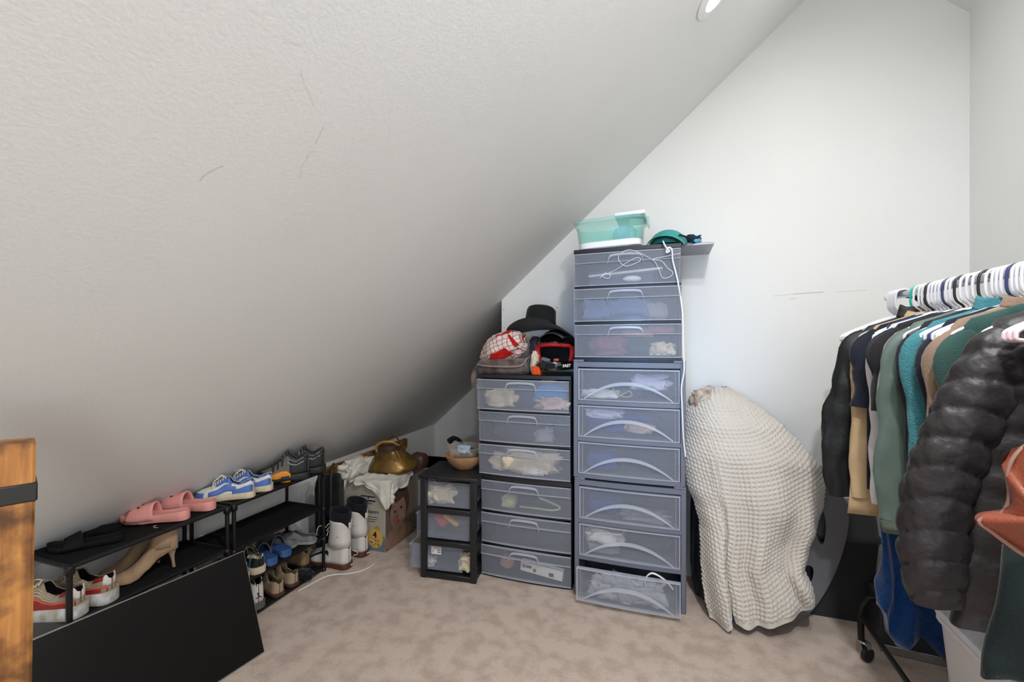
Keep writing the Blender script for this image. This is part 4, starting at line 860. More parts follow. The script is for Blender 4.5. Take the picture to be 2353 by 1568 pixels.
# black felt hat resting on pouch and helmet
m_hat = fabric('black_felt', '#1d1e1d', var=.25, vscale=12); t = T('felt_hat', 'black felt hat with wide curled brim resting on the helmet and pouch', 'hat', (-.745, 2.70, 1.503)); t.rotation_euler = (radians(-10), radians(3), 0)
b = B()
def brim(v):
    r = math.hypot(v.x/.205, v.y/.175); return Vector((v.x, v.y, v.z-.062*(abs(v.x)/.205)**1.8+.012*max(0, r-.5)*(abs(v.y)/.175)))
b.lathe([(.085, .006), (.10, .002), (.15, .0), (.202, -.002), (.205, -.004), (.202, -.007), (.15, -.006), (.085, -.004)], 56, sx=1, sy=.86, fn=brim); b.build('brim', m_hat, t)
b = B(); b.lathe([(.094, -.004), (.095, .02), (.092, .06), (.090, .085), (.082, .102), (.065, .110), (.03, .104), (.001, .10)], 48, sx=1, sy=.9, fn=lambda v: Vector((v.x, v.y, v.z-.008*(v.z > .09)*max(0, 1-abs(v.y)/.04)))); b.build('crown', m_hat, t)
b = B(); b.lathe([(.0965, .0), (.0975, .004), (.0965, .014), (.095, .015)], 48, sx=1, sy=.9); b.build('band', m_sblack, t)
# ---------------------------------------------------------------- on top of the tall tower
ZR = 1.905
m_tealp = frosted('teal_clear_plastic', '#8ed6c8', .36, .18); m_whp = mat('white_lid_plastic', '#eceeee', .35)
t = T('storage_tub', 'see-through teal plastic tub with white base on the tall tower', 'tub', (-.305, 2.62, ZR)); t.rotation_euler = (0, radians(-2.2), 0)
def sq(a, rx, ry, p=.35): return (rx*math.copysign(abs(cos(a))**p, cos(a)), ry*math.copysign(abs(sin(a))**p, sin(a)))
def sqring(rx, ry, z, n=48): return [(*sq(2*pi*k/n, rx, ry), z) for k in range(n)]
b = B(); b.loft([sqring(.168, .125, .03), sqring(.172, .128, .04), sqring(.178, .134, .10), sqring(.184, .139, .135), sqring(.196, .150, .142), sqring(.198, .152, .158), sqring(.194, .148, .158), sqring(.178, .133, .138), sqring(.170, .126, .045), sqring(.16, .12, .036)]); b.build('body', m_tealp, t, sharp=50)
b = B(); b.loft([sqring(.160, .118, 0), sqring(.168, .125, .006), sqring(.170, .127, .034), sqring(.164, .121, .040)]); b.build('base', m_whp, t)
b = B(); b.box((.115, -.02, .165), (.16, .25, .022), bev=.008, seg=2); b.box((.13, -.05, .182), (.05, .08, .014), bev=.005); b.build('lid', m_whp, t)
b = B(); b.box((.205, -.02, .135), (.012, .10, .05), bev=.004); b.build('latch', m_tealp, t)
lump('blue_yarn', 'pale blue yarn inside the teal tub', 'yarn', (-.23, 2.62, ZR+.045), (.13, .15, .085), fabric('sky_blue_wool', '#8fb3d8'), 110, amp=.2)
m_cap = fabric('teal_cap_cloth', '#3b9a93', var=.15, vscale=30); t = T('baseball_cap', 'teal baseball cap lying beside the tub on the tall tower', 'cap', (-.005, 2.63, ZR), radians(-10))
b = B()
def dome(a, c):
    th = pi*a; r = math.sin(c*pi/2); x = -.108*cos(th)*r if True else 0
    A = 2*pi*a; return Vector((.100*cos(A)*sin(c*pi/2), .115*sin(A)*sin(c*pi/2), .010+.088*cos(c*pi/2)))
b.grid(dome, 40, 14); b.build('crown', m_cap, t, weld=.0005, solid=.003)
b = B(); b.grid(lambda a, c: Vector((-.100+.20*a, -.075-.075*c*(1-(2*a-1)**4)-.02*(1-(2*a-1)**2), .048*(1-(2*a-1)**2)**.6+.006-.018*c)), 24, 8); b.build('visor', m_cap, t, solid=.004)
b = B(); b.grid(lambda a, c: Vector((-.085+.17*a, -.078-.05*c*(1-(2*a-1)**4)-.02*(1-(2*a-1)**2), .048*(1-(2*a-1)**2)**.6-.001-.018*c)), 20, 6); b.build('under_visor', m_int, t)
b = B(); b.tube(bez([(.07, -.08, .05), (.11, -.06, .035), (.13, .0, .02), (.12, .06, .02)], 6), .010, 6, flat=.4); b.build('strap', m_navy, t)
lump('blue_strap_bundle', 'navy and light blue strap bundle at the right of the cap', 'strap', (.115, 2.66, 1.926), (.09, .10, .045), fabric('navy_strap_cloth', '#23304a'), 112, amp=.5)
lump('blue_tag', 'light blue pouch under the navy strap bundle', 'pouch', (.135, 2.63, 1.924), (.05, .04, .026), fabric('aqua_cloth', '#57a9c8'), 113, amp=.2)
t = T('flat_tray', 'thin silver grey tray sticking out over the right side of the tall tower', 'tray', (.09, 2.76, 1.9035))
b = B(); b.box((.0, 0, .010), (.27, .30, .012), bev=.003); b.box((.0, 0, .0185), (.25, .28, .004), bev=.001); b.build('tray', mat('silver_grey', '#a9acb4', .4, metal=.2), t)
# white cords
m_cord = mat('white_cord', '#e4e6ea', .45)
yc = 2.462
def cordpts(l, Y=yc): return [seen(u, v, Y+dy) for u, v, dy in l]
o = B().tube(bez([seen(1523, 553, 2.58)]+cordpts([(1524, 556, .0), (1530, 568, -.004), (1538, 577, -.008), (1531, 580, -.012), (1536, 569, -.014), (1544, 575, -.008), (1546, 600, .005), (1558, 650, .01), (1568, 720, .01), (1570, 800, .008), (1572, 850, .002), (1566, 890, .0), (1567, 930, .002), (1570, 1000, .01), (1575, 1050, .02)]), 7), .0042, 8).build('cord', m_cord); tag(o, 'knotted white cord hanging down the right side of the tall tower', 'cord')
o = B().tube(bez(cordpts([(1378, 640, 0), (1390, 628, -.003), (1402, 632, 0), (1398, 640, -.002), (1384, 634, -.006), (1412, 622, -.002), (1450, 598, -.004), (1468, 592, -.003), (1470, 600, -.004), (1440, 612, -.006), (1424, 602, -.006), (1422, 588, -.004), (1440, 575, -.003), (1462, 578, -.004), (1500, 598, -.004), (1512, 615, -.002), (1522, 638, -.002), (1540, 636, -.003), (1546, 626, -.002), (1534, 616, -.004), (1520, 600, -.005), (1500, 596, -.006), (1536, 588, -.004), (1564, 582, 0)], 2.470), 6), .0014, 6).build('earphone_cable', m_cord); tag(o, 'thin white looped cable dangling before the top drawer of the tall tower', 'cable')
# ---------------------------------------------------------------- blanket-covered heap, slotted panel, dark tote
m_tote = mat('charcoal_plastic', '#2b2c30', .55); m_tote2 = mat('mid_grey_plastic', '#4b4c50', .5)
t = T('storage_tote', 'charcoal storage tote behind the slotted grey panel', 'tote', (.81, 2.80, 0))
def rr(w, d, z, r=.03): return [(x*(w/2-r)+r*cos(a), y*(d/2-r)+r*sin(a), z) for x, y, a0 in ((1, 1, 0), (-1, 1, pi/2), (-1, -1, pi), (1, -1, 3*pi/2)) for a in [a0+k*pi/10 for k in range(6)]]
b = B(); b.loft([rr(.28, .18, 0), rr(.29, .19, .02), rr(.34, .21, .40)]); b.build('body', m_tote, t, sharp=50)
b = B(); b.loft([rr(.35, .21, .40), rr(.36, .22, .405), rr(.36, .22, .43), rr(.34, .21, .44), rr(.32, .19, .56), rr(.30, .17, .57)]); b.build('lid', m_tote2, t, sharp=50)
for sx in (-1, 1): B().box((sx*.175, 0, .38), (.02, .10, .03), bev=.006).build('handle', m_tote2, t)
lump('white_fabric_scrap', 'pale lilac cloth lying on top of the charcoal tote', 'cloth', (.86, 2.76, .57), (.12, .10, .05), c_lil, 120, amp=.3)
# slotted grey panel: outline traced at its own depth
def panel(name, label, cat, outer, holes, Y, lean, thick, m, m_edge):
    t = T(name, label, cat); b = B(); bm = b.bm; edges = []
    def pt(u, v):
        p = seen(u, v, Y); p.y += lean*(p.z); return p
    for loop in [outer]+holes:
        q = bez([(*p, 0) for p in loop], 5, closed=True); vs = [bm.verts.new(pt(p.x, p.y)) for p in q]
        edges += [bm.edges.new((vs[i], vs[(i+1) % len(vs)])) for i in range(len(vs))]
    bmesh.ops.triangle_fill(bm, edges=edges, use_beauty=True)
    r = bmesh.ops.extrude_face_region(bm, geom=bm.faces[:]); ev = [g for g in r['geom'] if isinstance(g, bmesh.types.BMVert)]
    bmesh.ops.translate(bm, vec=(0.012, thick, 0), verts=ev)
    b.build('panel', m, t, sharp=30); return t
m_gp = mat('grey_moulded_plastic', '#6f6f72', .6, bump=.1, bscale=200)
panel('moulded_panel', 'curved grey moulded plastic panel with oval slots beside the blanket', 'panel',
      [(1880, 1120), (1915, 1125), (1938, 1150), (1948, 1195), (1938, 1255), (1918, 1315), (1890, 1370), (1858, 1412), (1826, 1427), (1795, 1420), (1770, 1395), (1790, 1340), (1815, 1270), (1835, 1200), (1855, 1140)],
      [[(1890, 1175), (1896, 1210), (1890, 1248), (1878, 1240), (1872, 1205), (1880, 1172)], [(1858, 1298), (1868, 1308), (1864, 1335), (1848, 1350), (1842, 1330), (1848, 1306)]], 2.655, -.03, .035, m_gp, m_gp)
# heap under the blanket
m_tanc = fabric('taupe_print_cloth', '#8f7866', col2='#c9bdb0', var=.4, vscale=30)
lump('patterned_cloth', 'taupe patterned cloth peeking out at the top of the blanket', 'cloth', (.185, 2.70, 1.02), (.15, .14, .12), m_tanc, 121, amp=.4)
lump('blue_bag', 'bright blue bag under the hem of the blanket', 'bag', (.30, 2.60, .0), (.22, .2, .14), fabric('royal_blue_cloth', '#2f5fb4'), 122, amp=.2)
lump('grey_ribbed_cloth', 'grey blue ribbed cloth between tower and blanket', 'cloth', (.135, 2.66, .66), (.09, .12, .10), c_lil, 124, amp=.4)
t = T('padded_seat', 'dark padded seat covered by the waffle blanket', 'seat', (.365, 2.72, 0))
lump_bm((.46, .22, .60), 125, amp=.1, box=.5).build('cushion', m_tote, t, sharp=180)
lump_bm((.26, .16, 1.02), 126, amp=.1, box=.5).build('backrest', m_tote, t, sharp=180).location = (-.12, .03, 0)
# waffle-knit blanket
XL = [(-.05, .205), (.02, .195), (.10, .178), (.20, .165), (.32, .160), (.45, .158), (.55, .135), (.65, .095), (.75, .080), (.85, .082), (.95, .083), (1.02, .085), (1.08, .12), (1.12, .19), (1.14, .22)]
XRt = [(-.05, .66), (.10, .66), (.16, .665), (.22, .64), (.30, .61), (.38, .635), (.50, .675), (.60, .705), (.70, .712), (.78, .695), (.88, .62), (.96, .55), (1.02, .48), (1.08, .40), (1.12, .33), (1.14, .30)]
YB = [(-.05, 2.40), (.1, 2.42), (.3, 2.44), (.6, 2.46), (.8, 2.48), (.95, 2.53), (1.05, 2.59), (1.10, 2.64), (1.14, 2.72)]
HEM = [(-.2, .02), (0, .012), (.16, .012), (.19, .03), (.205, .10), (.235, .10), (.25, .045), (.35, .035), (.5, .05), (.62, .075), (.75, .10), (.88, .135), (1, .19), (1.2, .2)]
CW = .0215
def smooth(x, a, b_): x = max(0, min(1, (x-a)/(b_-a))); return x*x*(3-2*x)
def blank(a, c):
    aa = -.16+1.32*a; ac = max(0, min(1, aa)); z = 1.14+(itp(HEM, aa)-1.14)*c
    xl, xr = itp(XL, z), itp(XRt, z); x = xl+(xr-xl)*ac; e = abs(2*ac-1); y = itp(YB, z)+.13*e**3.2
    over = max(0, -aa, aa-1)/.16; y += over*.12; x += (-.01 if aa < .5 else .01)*over*(-1)
    lowf = smooth(z, .75, .25)
    y -= .045*smooth(aa, .225, .19)*lowf; y += .02*math.exp(-((aa-.215)/.02)**2)*lowf
    y += (.016*sin(aa*17+1.3*sin(z*3))+.010*sin(aa*31+z*4))*smooth(z, .95, .4)
    y += .012*sin((x*1.0+z*.9)*17)*smooth(aa, .35, .7)*smooth(z, .3, .6)
    y -= .05*math.exp(-((aa-.93)/.10)**2-((z-.25)/.09)**2)
    y += .035*math.exp(-((aa-.72)/.10)**2-((z-.42)/.12)**2)
    return Vector((x, min(y, 2.90), z))
NU, NV = 330, 380
P = [[blank(i/NU, j/NV) for i in range(NU+1)] for j in range(NV+1)]
# arc lengths so that the waffle cells keep an even size
V = [[0]*(NU+1) for _ in range(NV+1)]
for j in range(1, NV+1):
    for i in range(NU+1): V[j][i] = V[j-1][i]+(P[j][i]-P[j-1][i]).length
U = [[0]*(NU+1) for _ in range(NV+1)]
for j in range(NV+1):
    m_ = NU//2
    for i in range(m_+1, NU+1): U[j][i] = U[j][i-1]+(P[j][i]-P[j][i-1]).length
    for i in range(m_-1, -1, -1): U[j][i] = U[j][i+1]-(P[j][i]-P[j][i+1]).length
b = B(); rings = []
for j in range(NV+1):
    row = []
    for i in range(NU+1):
        p = P[j][i]; du = P[j][min(i+1, NU)]-P[j][max(i-1, 0)]; dv = P[min(j+1, NV)][i]-P[max(j-1, 0)][i]; n = du.cross(dv)
        n = n.normalized() if n.length > 0 else Vector((0, -1, 0))
        if n.y > 0: n = -n
        hem_d = (1-j/NV)*1.1
        if hem_d < .028: hgt = .002
        else:
            cu = abs(sin(pi*U[j][i]/CW)); cv = abs(sin(pi*V[j][i]/CW)); hgt = 0.0085*(1-min(cu, 1)*min(cv, 1))
        row.append(p+n*hgt)
    rings.append(row)
b.loft(rings, closed=False)
m_blk = fabric('waffle_cotton', '#cfc8be', var=.05, vscale=5, bump=.2, bscale=500)
o = b.build('waffle_blanket', m_blk, sharp=180, solid=.004); tag(o, 'off-white waffle-knit blanket draped over a heap against the wall', 'blanket')
# ---------------------------------------------------------------- rolling clothes rack
RXC, RZC = .955, 1.60
m_chr = mat('chrome', '#b8bcc4', .25, metal=.9); m_blkm = mat('black_tube', '#141413', .4, metal=.4)
t = T('clothes_rack', 'rolling clothes rack with chrome rail and black base, full of hangers', 'clothes rack')
B().tube([(RXC, 2.53, RZC), (RXC, .55, RZC)], .0135, 14).build('hanging_rail', m_chr, t)
b = B(); b.lathe([(.001, 0), (.018, 0), (.018, .02), (.001, .022)], 14); o = b.build('end_cap', m_whp, t, loc=(RXC, 2.53, RZC)); o.rotation_euler = (-pi/2, 0, 0)
for y in (2.40, .62):
    B().tube(bez([(RXC+.11, y, .12), (RXC+.11, y, .8), (RXC+.11, y, 1.45), (RXC+.06, y, 1.57), (RXC, y, 1.60)], 8), .013, 12).build('upright', m_blkm, t)
    B().tube(bez([(.80, y, .085), (.80, y, .21), (.82, y, .255), (.87, y, .27), (1.26, y, .27), (1.31, y, .255), (1.33, y, .21), (1.33, y, .085)], 6), .013, 12).build('base_bend', m_blkm, t)
    for x in (.80, 1.33):
        b = B(); b.lathe([(.001, -.011), (.024, -.011), (.030, -.008), (.030, .008), (.024, .011), (.001, .011)], 24)
        w_ = b.build('caster', mat('black_rubber', '#1c1a19', .6), t, loc=(x+.02, y-.01, .0305)); w_.rotation_euler = (pi/2, 0, radians(35))
        b = B(); b.box((x+.008, y-.008, .083), (.034, .034, .008), rot=.6, bev=.002)
        b.build('caster_plate', m_chr, t)
        for sd in (-1, 1):
            b = B(); q = Matrix.Translation((x+.014, y-.008, 0)) @ Matrix.Rotation(radians(35), 4, 'Z')
            b.prism([(-.016, .082), (.014, .082), (.018, .03), (.010, .022), (.003, .03)], sd*.0135-.001, sd*.0135+.001, q @ Matrix.Rotation(pi/2, 4, 'X')); b.build('caster_fork', m_chr, t)
B().tube([(.80, 2.40, .19), (.80, .62, .19)], .010, 10).build('base_rail', m_blkm, t)
B().tube([(1.33, 2.40, .19), (1.33, .62, .19)], .010, 10).build('base_rail', m_blkm, t)
# ---------------------------------------------------------------- hangers (rail centre is the origin)
HC = {'white': mat('hanger_white', '#e6e5ea', .35), 'teal': mat('hanger_teal', '#1fb39c', .35), 'black': mat('hanger_black', '#2b2727', .35), 'navy': mat('hanger_navy', '#38406e', .35), 'pink': mat('hanger_pink', '#e6ccd0', .4)}
def hanger_mesh(col):
    hk = bez([(.022, 0, -.004), (.024, 0, .010), (.012, 0, .021), (-.006, 0, .021), (-.022, 0, .012), (-.027, 0, -.01), (-.027, 0, -.045), (-.020, 0, -.065), (-.004, 0, -.080), (0, 0, -.095)], 5)
    h = B().tube(hk, .0042, 8); m1 = h.build('hook', HC[col])
    bd = bez([(0, 0, -.092), (.05, 0, -.105), (.12, 0, -.135), (.195, 0, -.172), (.208, 0, -.188), (.195, 0, -.200), (.1, 0, -.2), (0, 0, -.2), (-.1, 0, -.2), (-.195, 0, -.200), (-.208, 0, -.188), (-.195, 0, -.172), (-.12, 0, -.135), (-.05, 0, -.105)], 5, closed=True)
    m2 = B().tube(bd, .0048, 8, closed=True).build('arms', HC[col]); return m1, m2
HM = {}
def hanger(col, y, label, rz=0, group=None):
    t = T('clothes_hanger', label, 'hanger', (RXC, y, RZC+.0135-.0165+.004), rz, group)
    if col not in HM: HM[col] = hanger_mesh(col); parts = HM[col]
    else:
        parts = [o.copy() for o in HM[col]]
        for o in parts: COL.objects.link(o)
    for o in parts: o.parent = t
    return t
for i in range(8): hanger('white', 2.485-.011*i, 'bare white plastic hanger bunched at the far end of the rail', radians(random.Random(i).uniform(-2, 2)), 'bare white hangers at the far end')
GW = 'white hangers along the rail'
def yh(u): return (RXC-.027)*(.9458*1+((u-1176.5)/1050)*.3247)/(-.3247+((u-1176.5)/1050)*.9458)
# ---------------------------------------------------------------- garments
def garment(name, label, cat, y, m, hem, sh=.205, hw=.23, th=.042, sl=None, collar=None, seed=1, rz=0, neck=.065, wr=.010, quilt=0, slm=None, cuff=None, group='clothes on the rack', ztop=-.012, hemf=None, wf=34, sw=.16, sides=(-1, 1), cy=.0):
    """origin on the rail; hem = z of the lower edge; sl = list of (x offset from the shoulder, z, radius) for the sleeve"""
    t = T(name, label, cat, (RXC, y, RZC+ztop), rz, group); H = hem-RZC; n = 44
    lev = [(-.088, neck, .5), (-.10, neck+.03, .7), (-.125, (neck+.03+sh)/2+.02, .85), (-.155, sh-.01, .95), (-.18, sh, 1), (-.24, sh+.008, 1.0)]
    k = max(6, int((-.24-H)/.035)); lev += [(-.24+(H+.24)*i/k, sh+.008+(hw-sh-.008)*i/k, 1.0+.1*i/k) for i in range(1, k+1)]
    if quilt:
        L2 = [l for l in lev if l[0] > -.16]; zz = -.17; 
        while zz > H: L2.append((zz, itp([(a, b_) for a, b_, c_ in lev[::-1]], zz), 1)); zz -= quilt/6
        lev = L2
    rings = []
    for z, w, f in lev:
        ring = []
        for i in range(n):
            a = 2*pi*i/n; x = math.copysign(abs(cos(a))**.7, cos(a))*w; yy = math.copysign(abs(sin(a))**.8, sin(a))*th*.5*f
            g = min(1, max(0, (-.12-z)/.4))
            dy = wr*g*(sin(x*wf+seed*2+2*nz((x, 0, z), 4, seed))+1.2*nz((x*5, yy, z*1.6), 3, seed)); 
            if quilt: q = abs(sin(pi*(z+.17+.012*sin(x*9+seed))/quilt)); s_ = .84+.24*q**.45; yy *= s_; x *= .975+.03*q**.45; dy *= .6; dy += .006*nz((x*14, yy, z*9), 3, seed)
            ring.append((x, yy+dy+cy*g, z+(.006*sin(a*3+seed)*(1 if z < H+.03 else 0))+(hemf(x, yy)*max(0, 1-(z-H)/.25) if hemf else 0)))
        rings.append(ring)
    b = B(); b.loft(rings, cap0=False); b.build('body', m, t, sharp=180 if not quilt else 75)
    if sl:
        for sd in sides:
            pts = bez([(sd*(sh-.015+dx), 0, z) for dx, z, r in sl], 7); rad = [itp([(i/(len(sl)-1), r) for i, (dx, z, r) in enumerate(sl)], j/(len(pts)-1)) for j in range(len(pts))]
            rings = []; nr = 48 if quilt else 26; acc = 0
            if quilt:
                fine = []; fr = []
                for (p, q), (r0, r1) in zip(zip(pts, pts[1:]), zip(rad, rad[1:])):
                    for s_ in range(3): fine.append(p.lerp(q, s_/3)); fr.append(r0+(r1-r0)*s_/3)
                pts, rad = fine+[pts[-1]], fr+[rad[-1]]
            for j, p in enumerate(pts):
                if j: acc += (pts[j]-pts[j-1]).length
                tg = (pts[min(j+1, len(pts)-1)]-pts[max(j-1, 0)]).normalized(); ax = Vector((0, 1, 0)); bx = tg.cross(ax).normalized(); ring = []
                for i in range(nr):
                    a = 2*pi*i/nr; r = rad[j]; w_ = 1+.03*sin(acc*40+seed+2*cos(a))+sw*nz((cos(a), sin(a), acc*7), 1.6, seed+3)-.05*abs(nz((cos(a)*2, sin(a)*2, acc*14), 1.5, seed+6))
                    if quilt: ph = acc+.035*cos(a+seed); qq = abs(sin(pi*ph/quilt)); w_ = .88+.16*qq**.4+.07*nz((cos(a)*2, sin(a)*2, acc*16), 2, seed)+.035*(1-qq)*sin(a*11+6*nz((a, acc*8, 0), 1, seed))
                    if j < 3: w_ = 1
                    ring.append(p+bx*cos(a)*r*w_+ax*sin(a)*r*(.5 if not quilt else .72)*w_+Vector((0, cy*min(1, acc/.3), 0)))
                rings.append(ring)
            b = B(); b.loft(rings, cap0=True, cap1=False); s_o = b.build('sleeve', slm or m, t, sharp=180 if not quilt else 75)
            if cuff:
                p0, p1 = pts[-1], pts[-1]+(pts[-1]-pts[-4]).normalized()*.045; tg = (p1-p0).normalized(); bx = tg.cross(Vector((0, 1, 0))).normalized()
                cr = [[q+bx*cos(2*pi*i/nr)*rad[-1]*f+Vector((0, 1, 0))*sin(2*pi*i/nr)*rad[-1]*f*.5+Vector((0, cy, 0)) for i in range(nr)] for q, f in ((p0, 1.02), (p0.lerp(p1, .5), .95), (p1, .9), (p1-tg*.01, .75))]
                b = B(); b.loft(cr, cap0=False, cap1=False); b.build('cuff', cuff, s_o, sharp=180)
    if collar:
        b = B(); hgt = collar
        def cf(a, c): A = 2*pi*a; return (cos(A)*(neck+.01-.012*c), sin(A)*(th*.5)*(1-.15*c), -.09+hgt*c*(.75+.25*cos(A)**2)+.004*sin(A*3))
        b.grid(cf, 30, 5); b.build('collar', m, t, weld=.0005, solid=.004)
    return t
LONG = lambda out, zend, r0=.062, r1=.05: [(-.03, -.175, r0*.8), (.02, -.24, r0), (out*.6, -.42, r0*1.05), (out, -.62, r0), (out*.96, (zend-RZC+.62)*.5-.62, r0*.95), (out*.8, zend-RZC, r1)]
SHORT = lambda out, zend: [(-.03, -.175, .05), (.02, -.23, .062), (out*.6, -.30, .068), (out, zend-RZC, .072)]
g_blk = mat('black_nylon', '#1b1d1e', .5, var=.15, vscale=12, bump=.5, bscale=18, spec=.4); g_beige = fabric('beige_fleece', '#c9ad86', var=.1); g_nvt = fabric('navy_jersey', '#262a36'); g_wht = fabric('white_jersey', '#d4d2d2', var=.04)
g_bt = fabric('washed_black_jersey', '#2b292b', var=.15); g_grn = mat('sage_green_satin', '#5c6e65', .55, var=.1, vscale=8, bump=.4, bscale=15, sheen=.3); g_teal = fabric('teal_fleece', '#4a8a93', var=.14, vscale=30, bump=.6); g_tan = mat('tan_suede_shirt', '#8d7460', .75, var=.12, vscale=10, bump=.2, bscale=120, sheen=.3)
g_gvel = fabric('dark_green_velvet', '#35524d', sheen=.3); g_puf = mat('black_puffer_nylon', '#2c2829', .46, var=.12, vscale=10, bump=.5, bscale=30, spec=.4); g_blue = fabric('royal_blue_plush', '#0a3c74', var=.35, vscale=60, sheen=.6); g_rust = mat('rust_leather', '#87422b', .5, var=.12, vscale=14, bump=.15, bscale=200)
garment('jacket', 'black nylon jacket on the teal hanger, farthest garment on the rack', 'jacket', 2.28, g_blk, .72, sl=LONG(.085, .76, .064), collar=.05, seed=1, th=.05, sw=.34)
garment('sweater', 'beige fleece sweater next to the black nylon jacket', 'sweater', 2.215, g_beige, .71, sh=.20, hw=.262, sl=LONG(.022, .78, .05), seed=2, collar=.02)
garment('t_shirt', 'navy t-shirt with short sleeve beside the beige sweater', 't-shirt', 2.168, g_nvt, .82, sh=.205, hw=.21, sl=SHORT(.002, 1.15), seed=4)
garment('plush_robe', 'royal blue plush robe hanging lowest among the far garments', 'robe', 2.122, g_blue, .27, sh=.185, hw=.20, seed=3, th=.04, wr=.030, wf=75, sl=LONG(-.02, .86, .042), hemf=lambda x, y: .10*smooth(-x, .13, .2)-.03*sin(x*45+1))
garment('long_sleeve_shirt', 'white long-sleeved shirt between navy and black t-shirts', 'shirt', 2.075, g_wht, .80, sh=.20, hw=.205, sl=LONG(.008, .80, .044, .04), seed=5)
garment('t_shirt', 'black t-shirt on a white hanger beside the white shirt', 't-shirt', 2.03, g_nvt, .84, sh=.195, hw=.20, sl=SHORT(-.01, 1.22), seed=6)
garment('t_shirt', 'washed black t-shirt with stitched sleeve hem on a black hanger', 't-shirt', 1.978, g_bt, .82, sh=.205, hw=.205, sl=SHORT(.006, 1.16), seed=7)
garment('bomber_jacket', 'sage green satin jacket with ribbed cuff in mid rack', 'jacket', 1.912, g_grn, .80, sh=.20, hw=.215, sl=LONG(.038, .80, .058, .048), seed=8, cuff=fabric('sage_rib', '#6f7a6c'), th=.05, sw=.28)
garment('cardigan', 'charcoal cardigan between the sage jacket and teal fleece', 'cardigan', 1.85, c_dark, .78, sh=.195, hw=.20, sl=LONG(-.01, .82, .044), seed=9)
garment('fleece_jacket', 'teal fleece jacket with turned collar on a white hanger', 'jacket', 1.785, g_teal, 1.0, sh=.205, hw=.205, sl=LONG(-.012, 1.09, .05, .052), collar=.04, seed=10, th=.055)
garment('navy_shirt', 'dark navy shirt behind the tan suede shirt', 'shirt', 1.722, g_nvt, .80, sh=.195, hw=.20, sl=LONG(-.02, .84, .042), seed=11)
garment('suede_shirt', 'tan suede shirt next to the black puffer jacket', 'shirt', 1.662, g_tan, .82, sh=.20, hw=.205, sl=LONG(.01, .84, .044), seed=12, collar=.03)
garment('velvet_top', 'green velvet top squeezed beside the puffer jacket', 'top', 1.602, g_gvel, .82, sh=.20, hw=.205, sl=LONG(-.012, .86, .042), seed=13)
garment('puffer_jacket', 'black quilted puffer jacket, bulkiest garment on the rack', 'jacket', 1.475, g_puf, .70, sh=.205, hw=.27, th=.11, sl=[(-.05, -.17, .055), (-.02, -.22, .07), (.025, -.32, .075), (.065, -.43, .075), (.105, -.56, .075), (.118, -.70, .073), (.115, -.80, .066), (.108, -.855, .055)], seed=14, quilt=.078, wr=.008, neck=.08, collar=.06, ztop=-.02)
garment('long_coat', 'dark green wool coat at the near end, below the rust leather piece', 'coat', 1.235, fabric('blackish_green_wool', '#1f2a29', var=.3, vscale=6), .71, sh=.20, hw=.335, th=.09, seed=15, wr=.022)
# hangers that carry the garments, in view along the rail
car = [(2.28, 'teal', 'teal plastic hanger carrying the black nylon jacket'), (2.215, 'white', 'white hanger carrying the beige sweater'), (2.168, 'black', 'black hanger carrying the navy t-shirt'), (2.122, 'white', 'white hanger carrying the blue robe'), (2.075, 'white', 'white hanger carrying the white shirt'), (2.03, 'white', 'white hanger carrying the black t-shirt'), (1.978, 'black', 'black hanger carrying the washed black t-shirt'), (1.912, 'white', 'white hanger carrying the sage green jacket'), (1.85, 'black', 'black hanger carrying the charcoal cardigan'), (1.785, 'white', 'white hanger carrying the teal fleece'), (1.722, 'navy', 'navy hanger carrying the dark navy shirt'), (1.662, 'white', 'white hanger carrying the tan suede shirt'), (1.602, 'white', 'white hanger carrying the green velvet top'), (1.475, 'white', 'white hanger carrying the puffer jacket'), (1.235, 'white', 'white hanger carrying the dark green coat')]
for y, c_, lb in car: hanger(c_, y, lb)
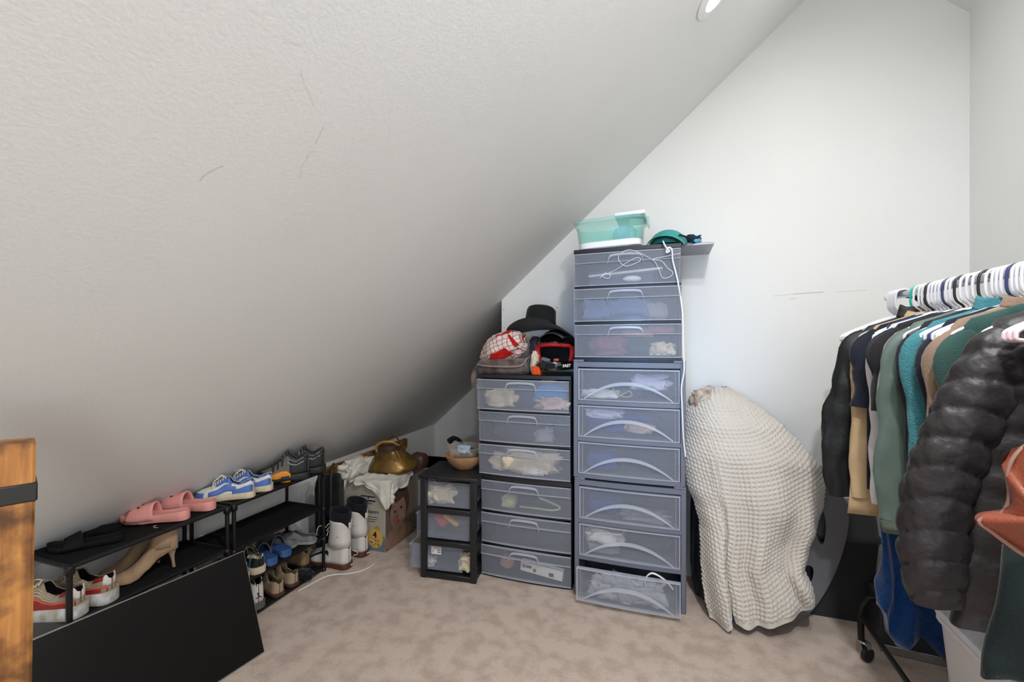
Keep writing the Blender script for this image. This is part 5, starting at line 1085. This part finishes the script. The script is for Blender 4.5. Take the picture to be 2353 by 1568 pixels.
for i, (y, lb) in enumerate(((2.255, 'between the black nylon jacket and the beige sweater'), (2.19, 'between the beige sweater and the navy t-shirt'), (2.145, 'between the navy t-shirt and the blue robe'), (2.098, 'between the blue robe and the white shirt'), (2.052, 'between the white shirt and the black t-shirt'), (2.005, 'between the two black t-shirts'), (1.945, 'between the washed black t-shirt and the sage jacket'), (1.88, 'between the sage jacket and the charcoal cardigan'), (1.815, 'between the charcoal cardigan and the teal fleece'), (1.765, 'right after the teal fleece'), (1.745, 'right before the dark navy shirt'), (1.70, 'right after the dark navy shirt'), (1.682, 'right before the tan suede shirt'))):
    c_ = 'navy' if i == 4 else 'white'; hanger(c_, y, c_+' plastic hanger without garment '+lb, radians(random.Random(i+30).uniform(-3, 3)), GW)
for i in range(3): hanger('pink', 1.395-.012*i, 'pale pink hanger in front of the puffer jacket', radians(2*i), 'pale pink hangers')
# rust leather piece at the right edge
t = T('leather_apron', 'rust brown leather piece with stitched curved edge at the right edge', 'apron')
out = [(2353+130, 1000), (2353+20, 1015), (2330, 1045), (2312, 1085), (2316, 1125), (2312, 1160), (2290, 1185), (2246, 1196), (2280, 1225), (2320, 1255), (2360, 1280), (2420, 1300), (2480, 1290)]
YR = 1.10
b = B(); q = [seen(u, v, YR) for u, v in out]; q2 = bez(q, 4, closed=False); cen = sum(q2, Vector())/len(q2)
rings = []
for k in range(9):
    f = k/8; rings.append([cen.lerp(p, 1-f*.98)+Vector((0, -.05*sin(f*pi/2)+.018*sin(p.x*60+p.z*40)*(1-f), 0)) for p in q2])
b.loft(rings); b.build('leather', g_rust, t, sharp=180, solid=.004)
B().tube([p+Vector((0, -.004, 0)) for p in q2], .0035, 6).build('edge_binding', mat('leather_edge', '#8a6657', .6), t)
# white bin below the clothes
t = T('laundry_bin', 'white smooth plastic bin on the carpet under the near clothes', 'bin', (1.07, 1.55, 0))
m_bin = mat('white_bin_plastic', '#d9d7d7', .4)
b = B(); b.loft([rr(.34, .74, 0, .08), rr(.36, .76, .02, .08), rr(.42, .86, .46, .09), rr(.44, .88, .465, .09), rr(.44, .88, .48, .09), rr(.41, .85, .48, .09), rr(.35, .75, .03, .08)]); b.build('bin', m_bin, t, sharp=50)
b = B(); b.loft([rr(.43, .87, .478, .09), rr(.445, .885, .485, .09), rr(.43, .87, .50, .09), rr(.30, .70, .512, .09)]); b.build('lid', m_bin, t, sharp=50)
# dark box beneath the rack
t = T('flat_box', 'low dark box with a silver edge on the carpet behind the rack caster', 'box', (1.06, 2.58, 0), radians(-6))
b = B(); b.box((0, 0, .11), (.30, .22, .20), bev=.006); b.build('body', m_tote, t)
b = B(); b.box((0, -.112, .02), (.30, .004, .035), bev=.001); b.build('silver_edge', m_chr, t)
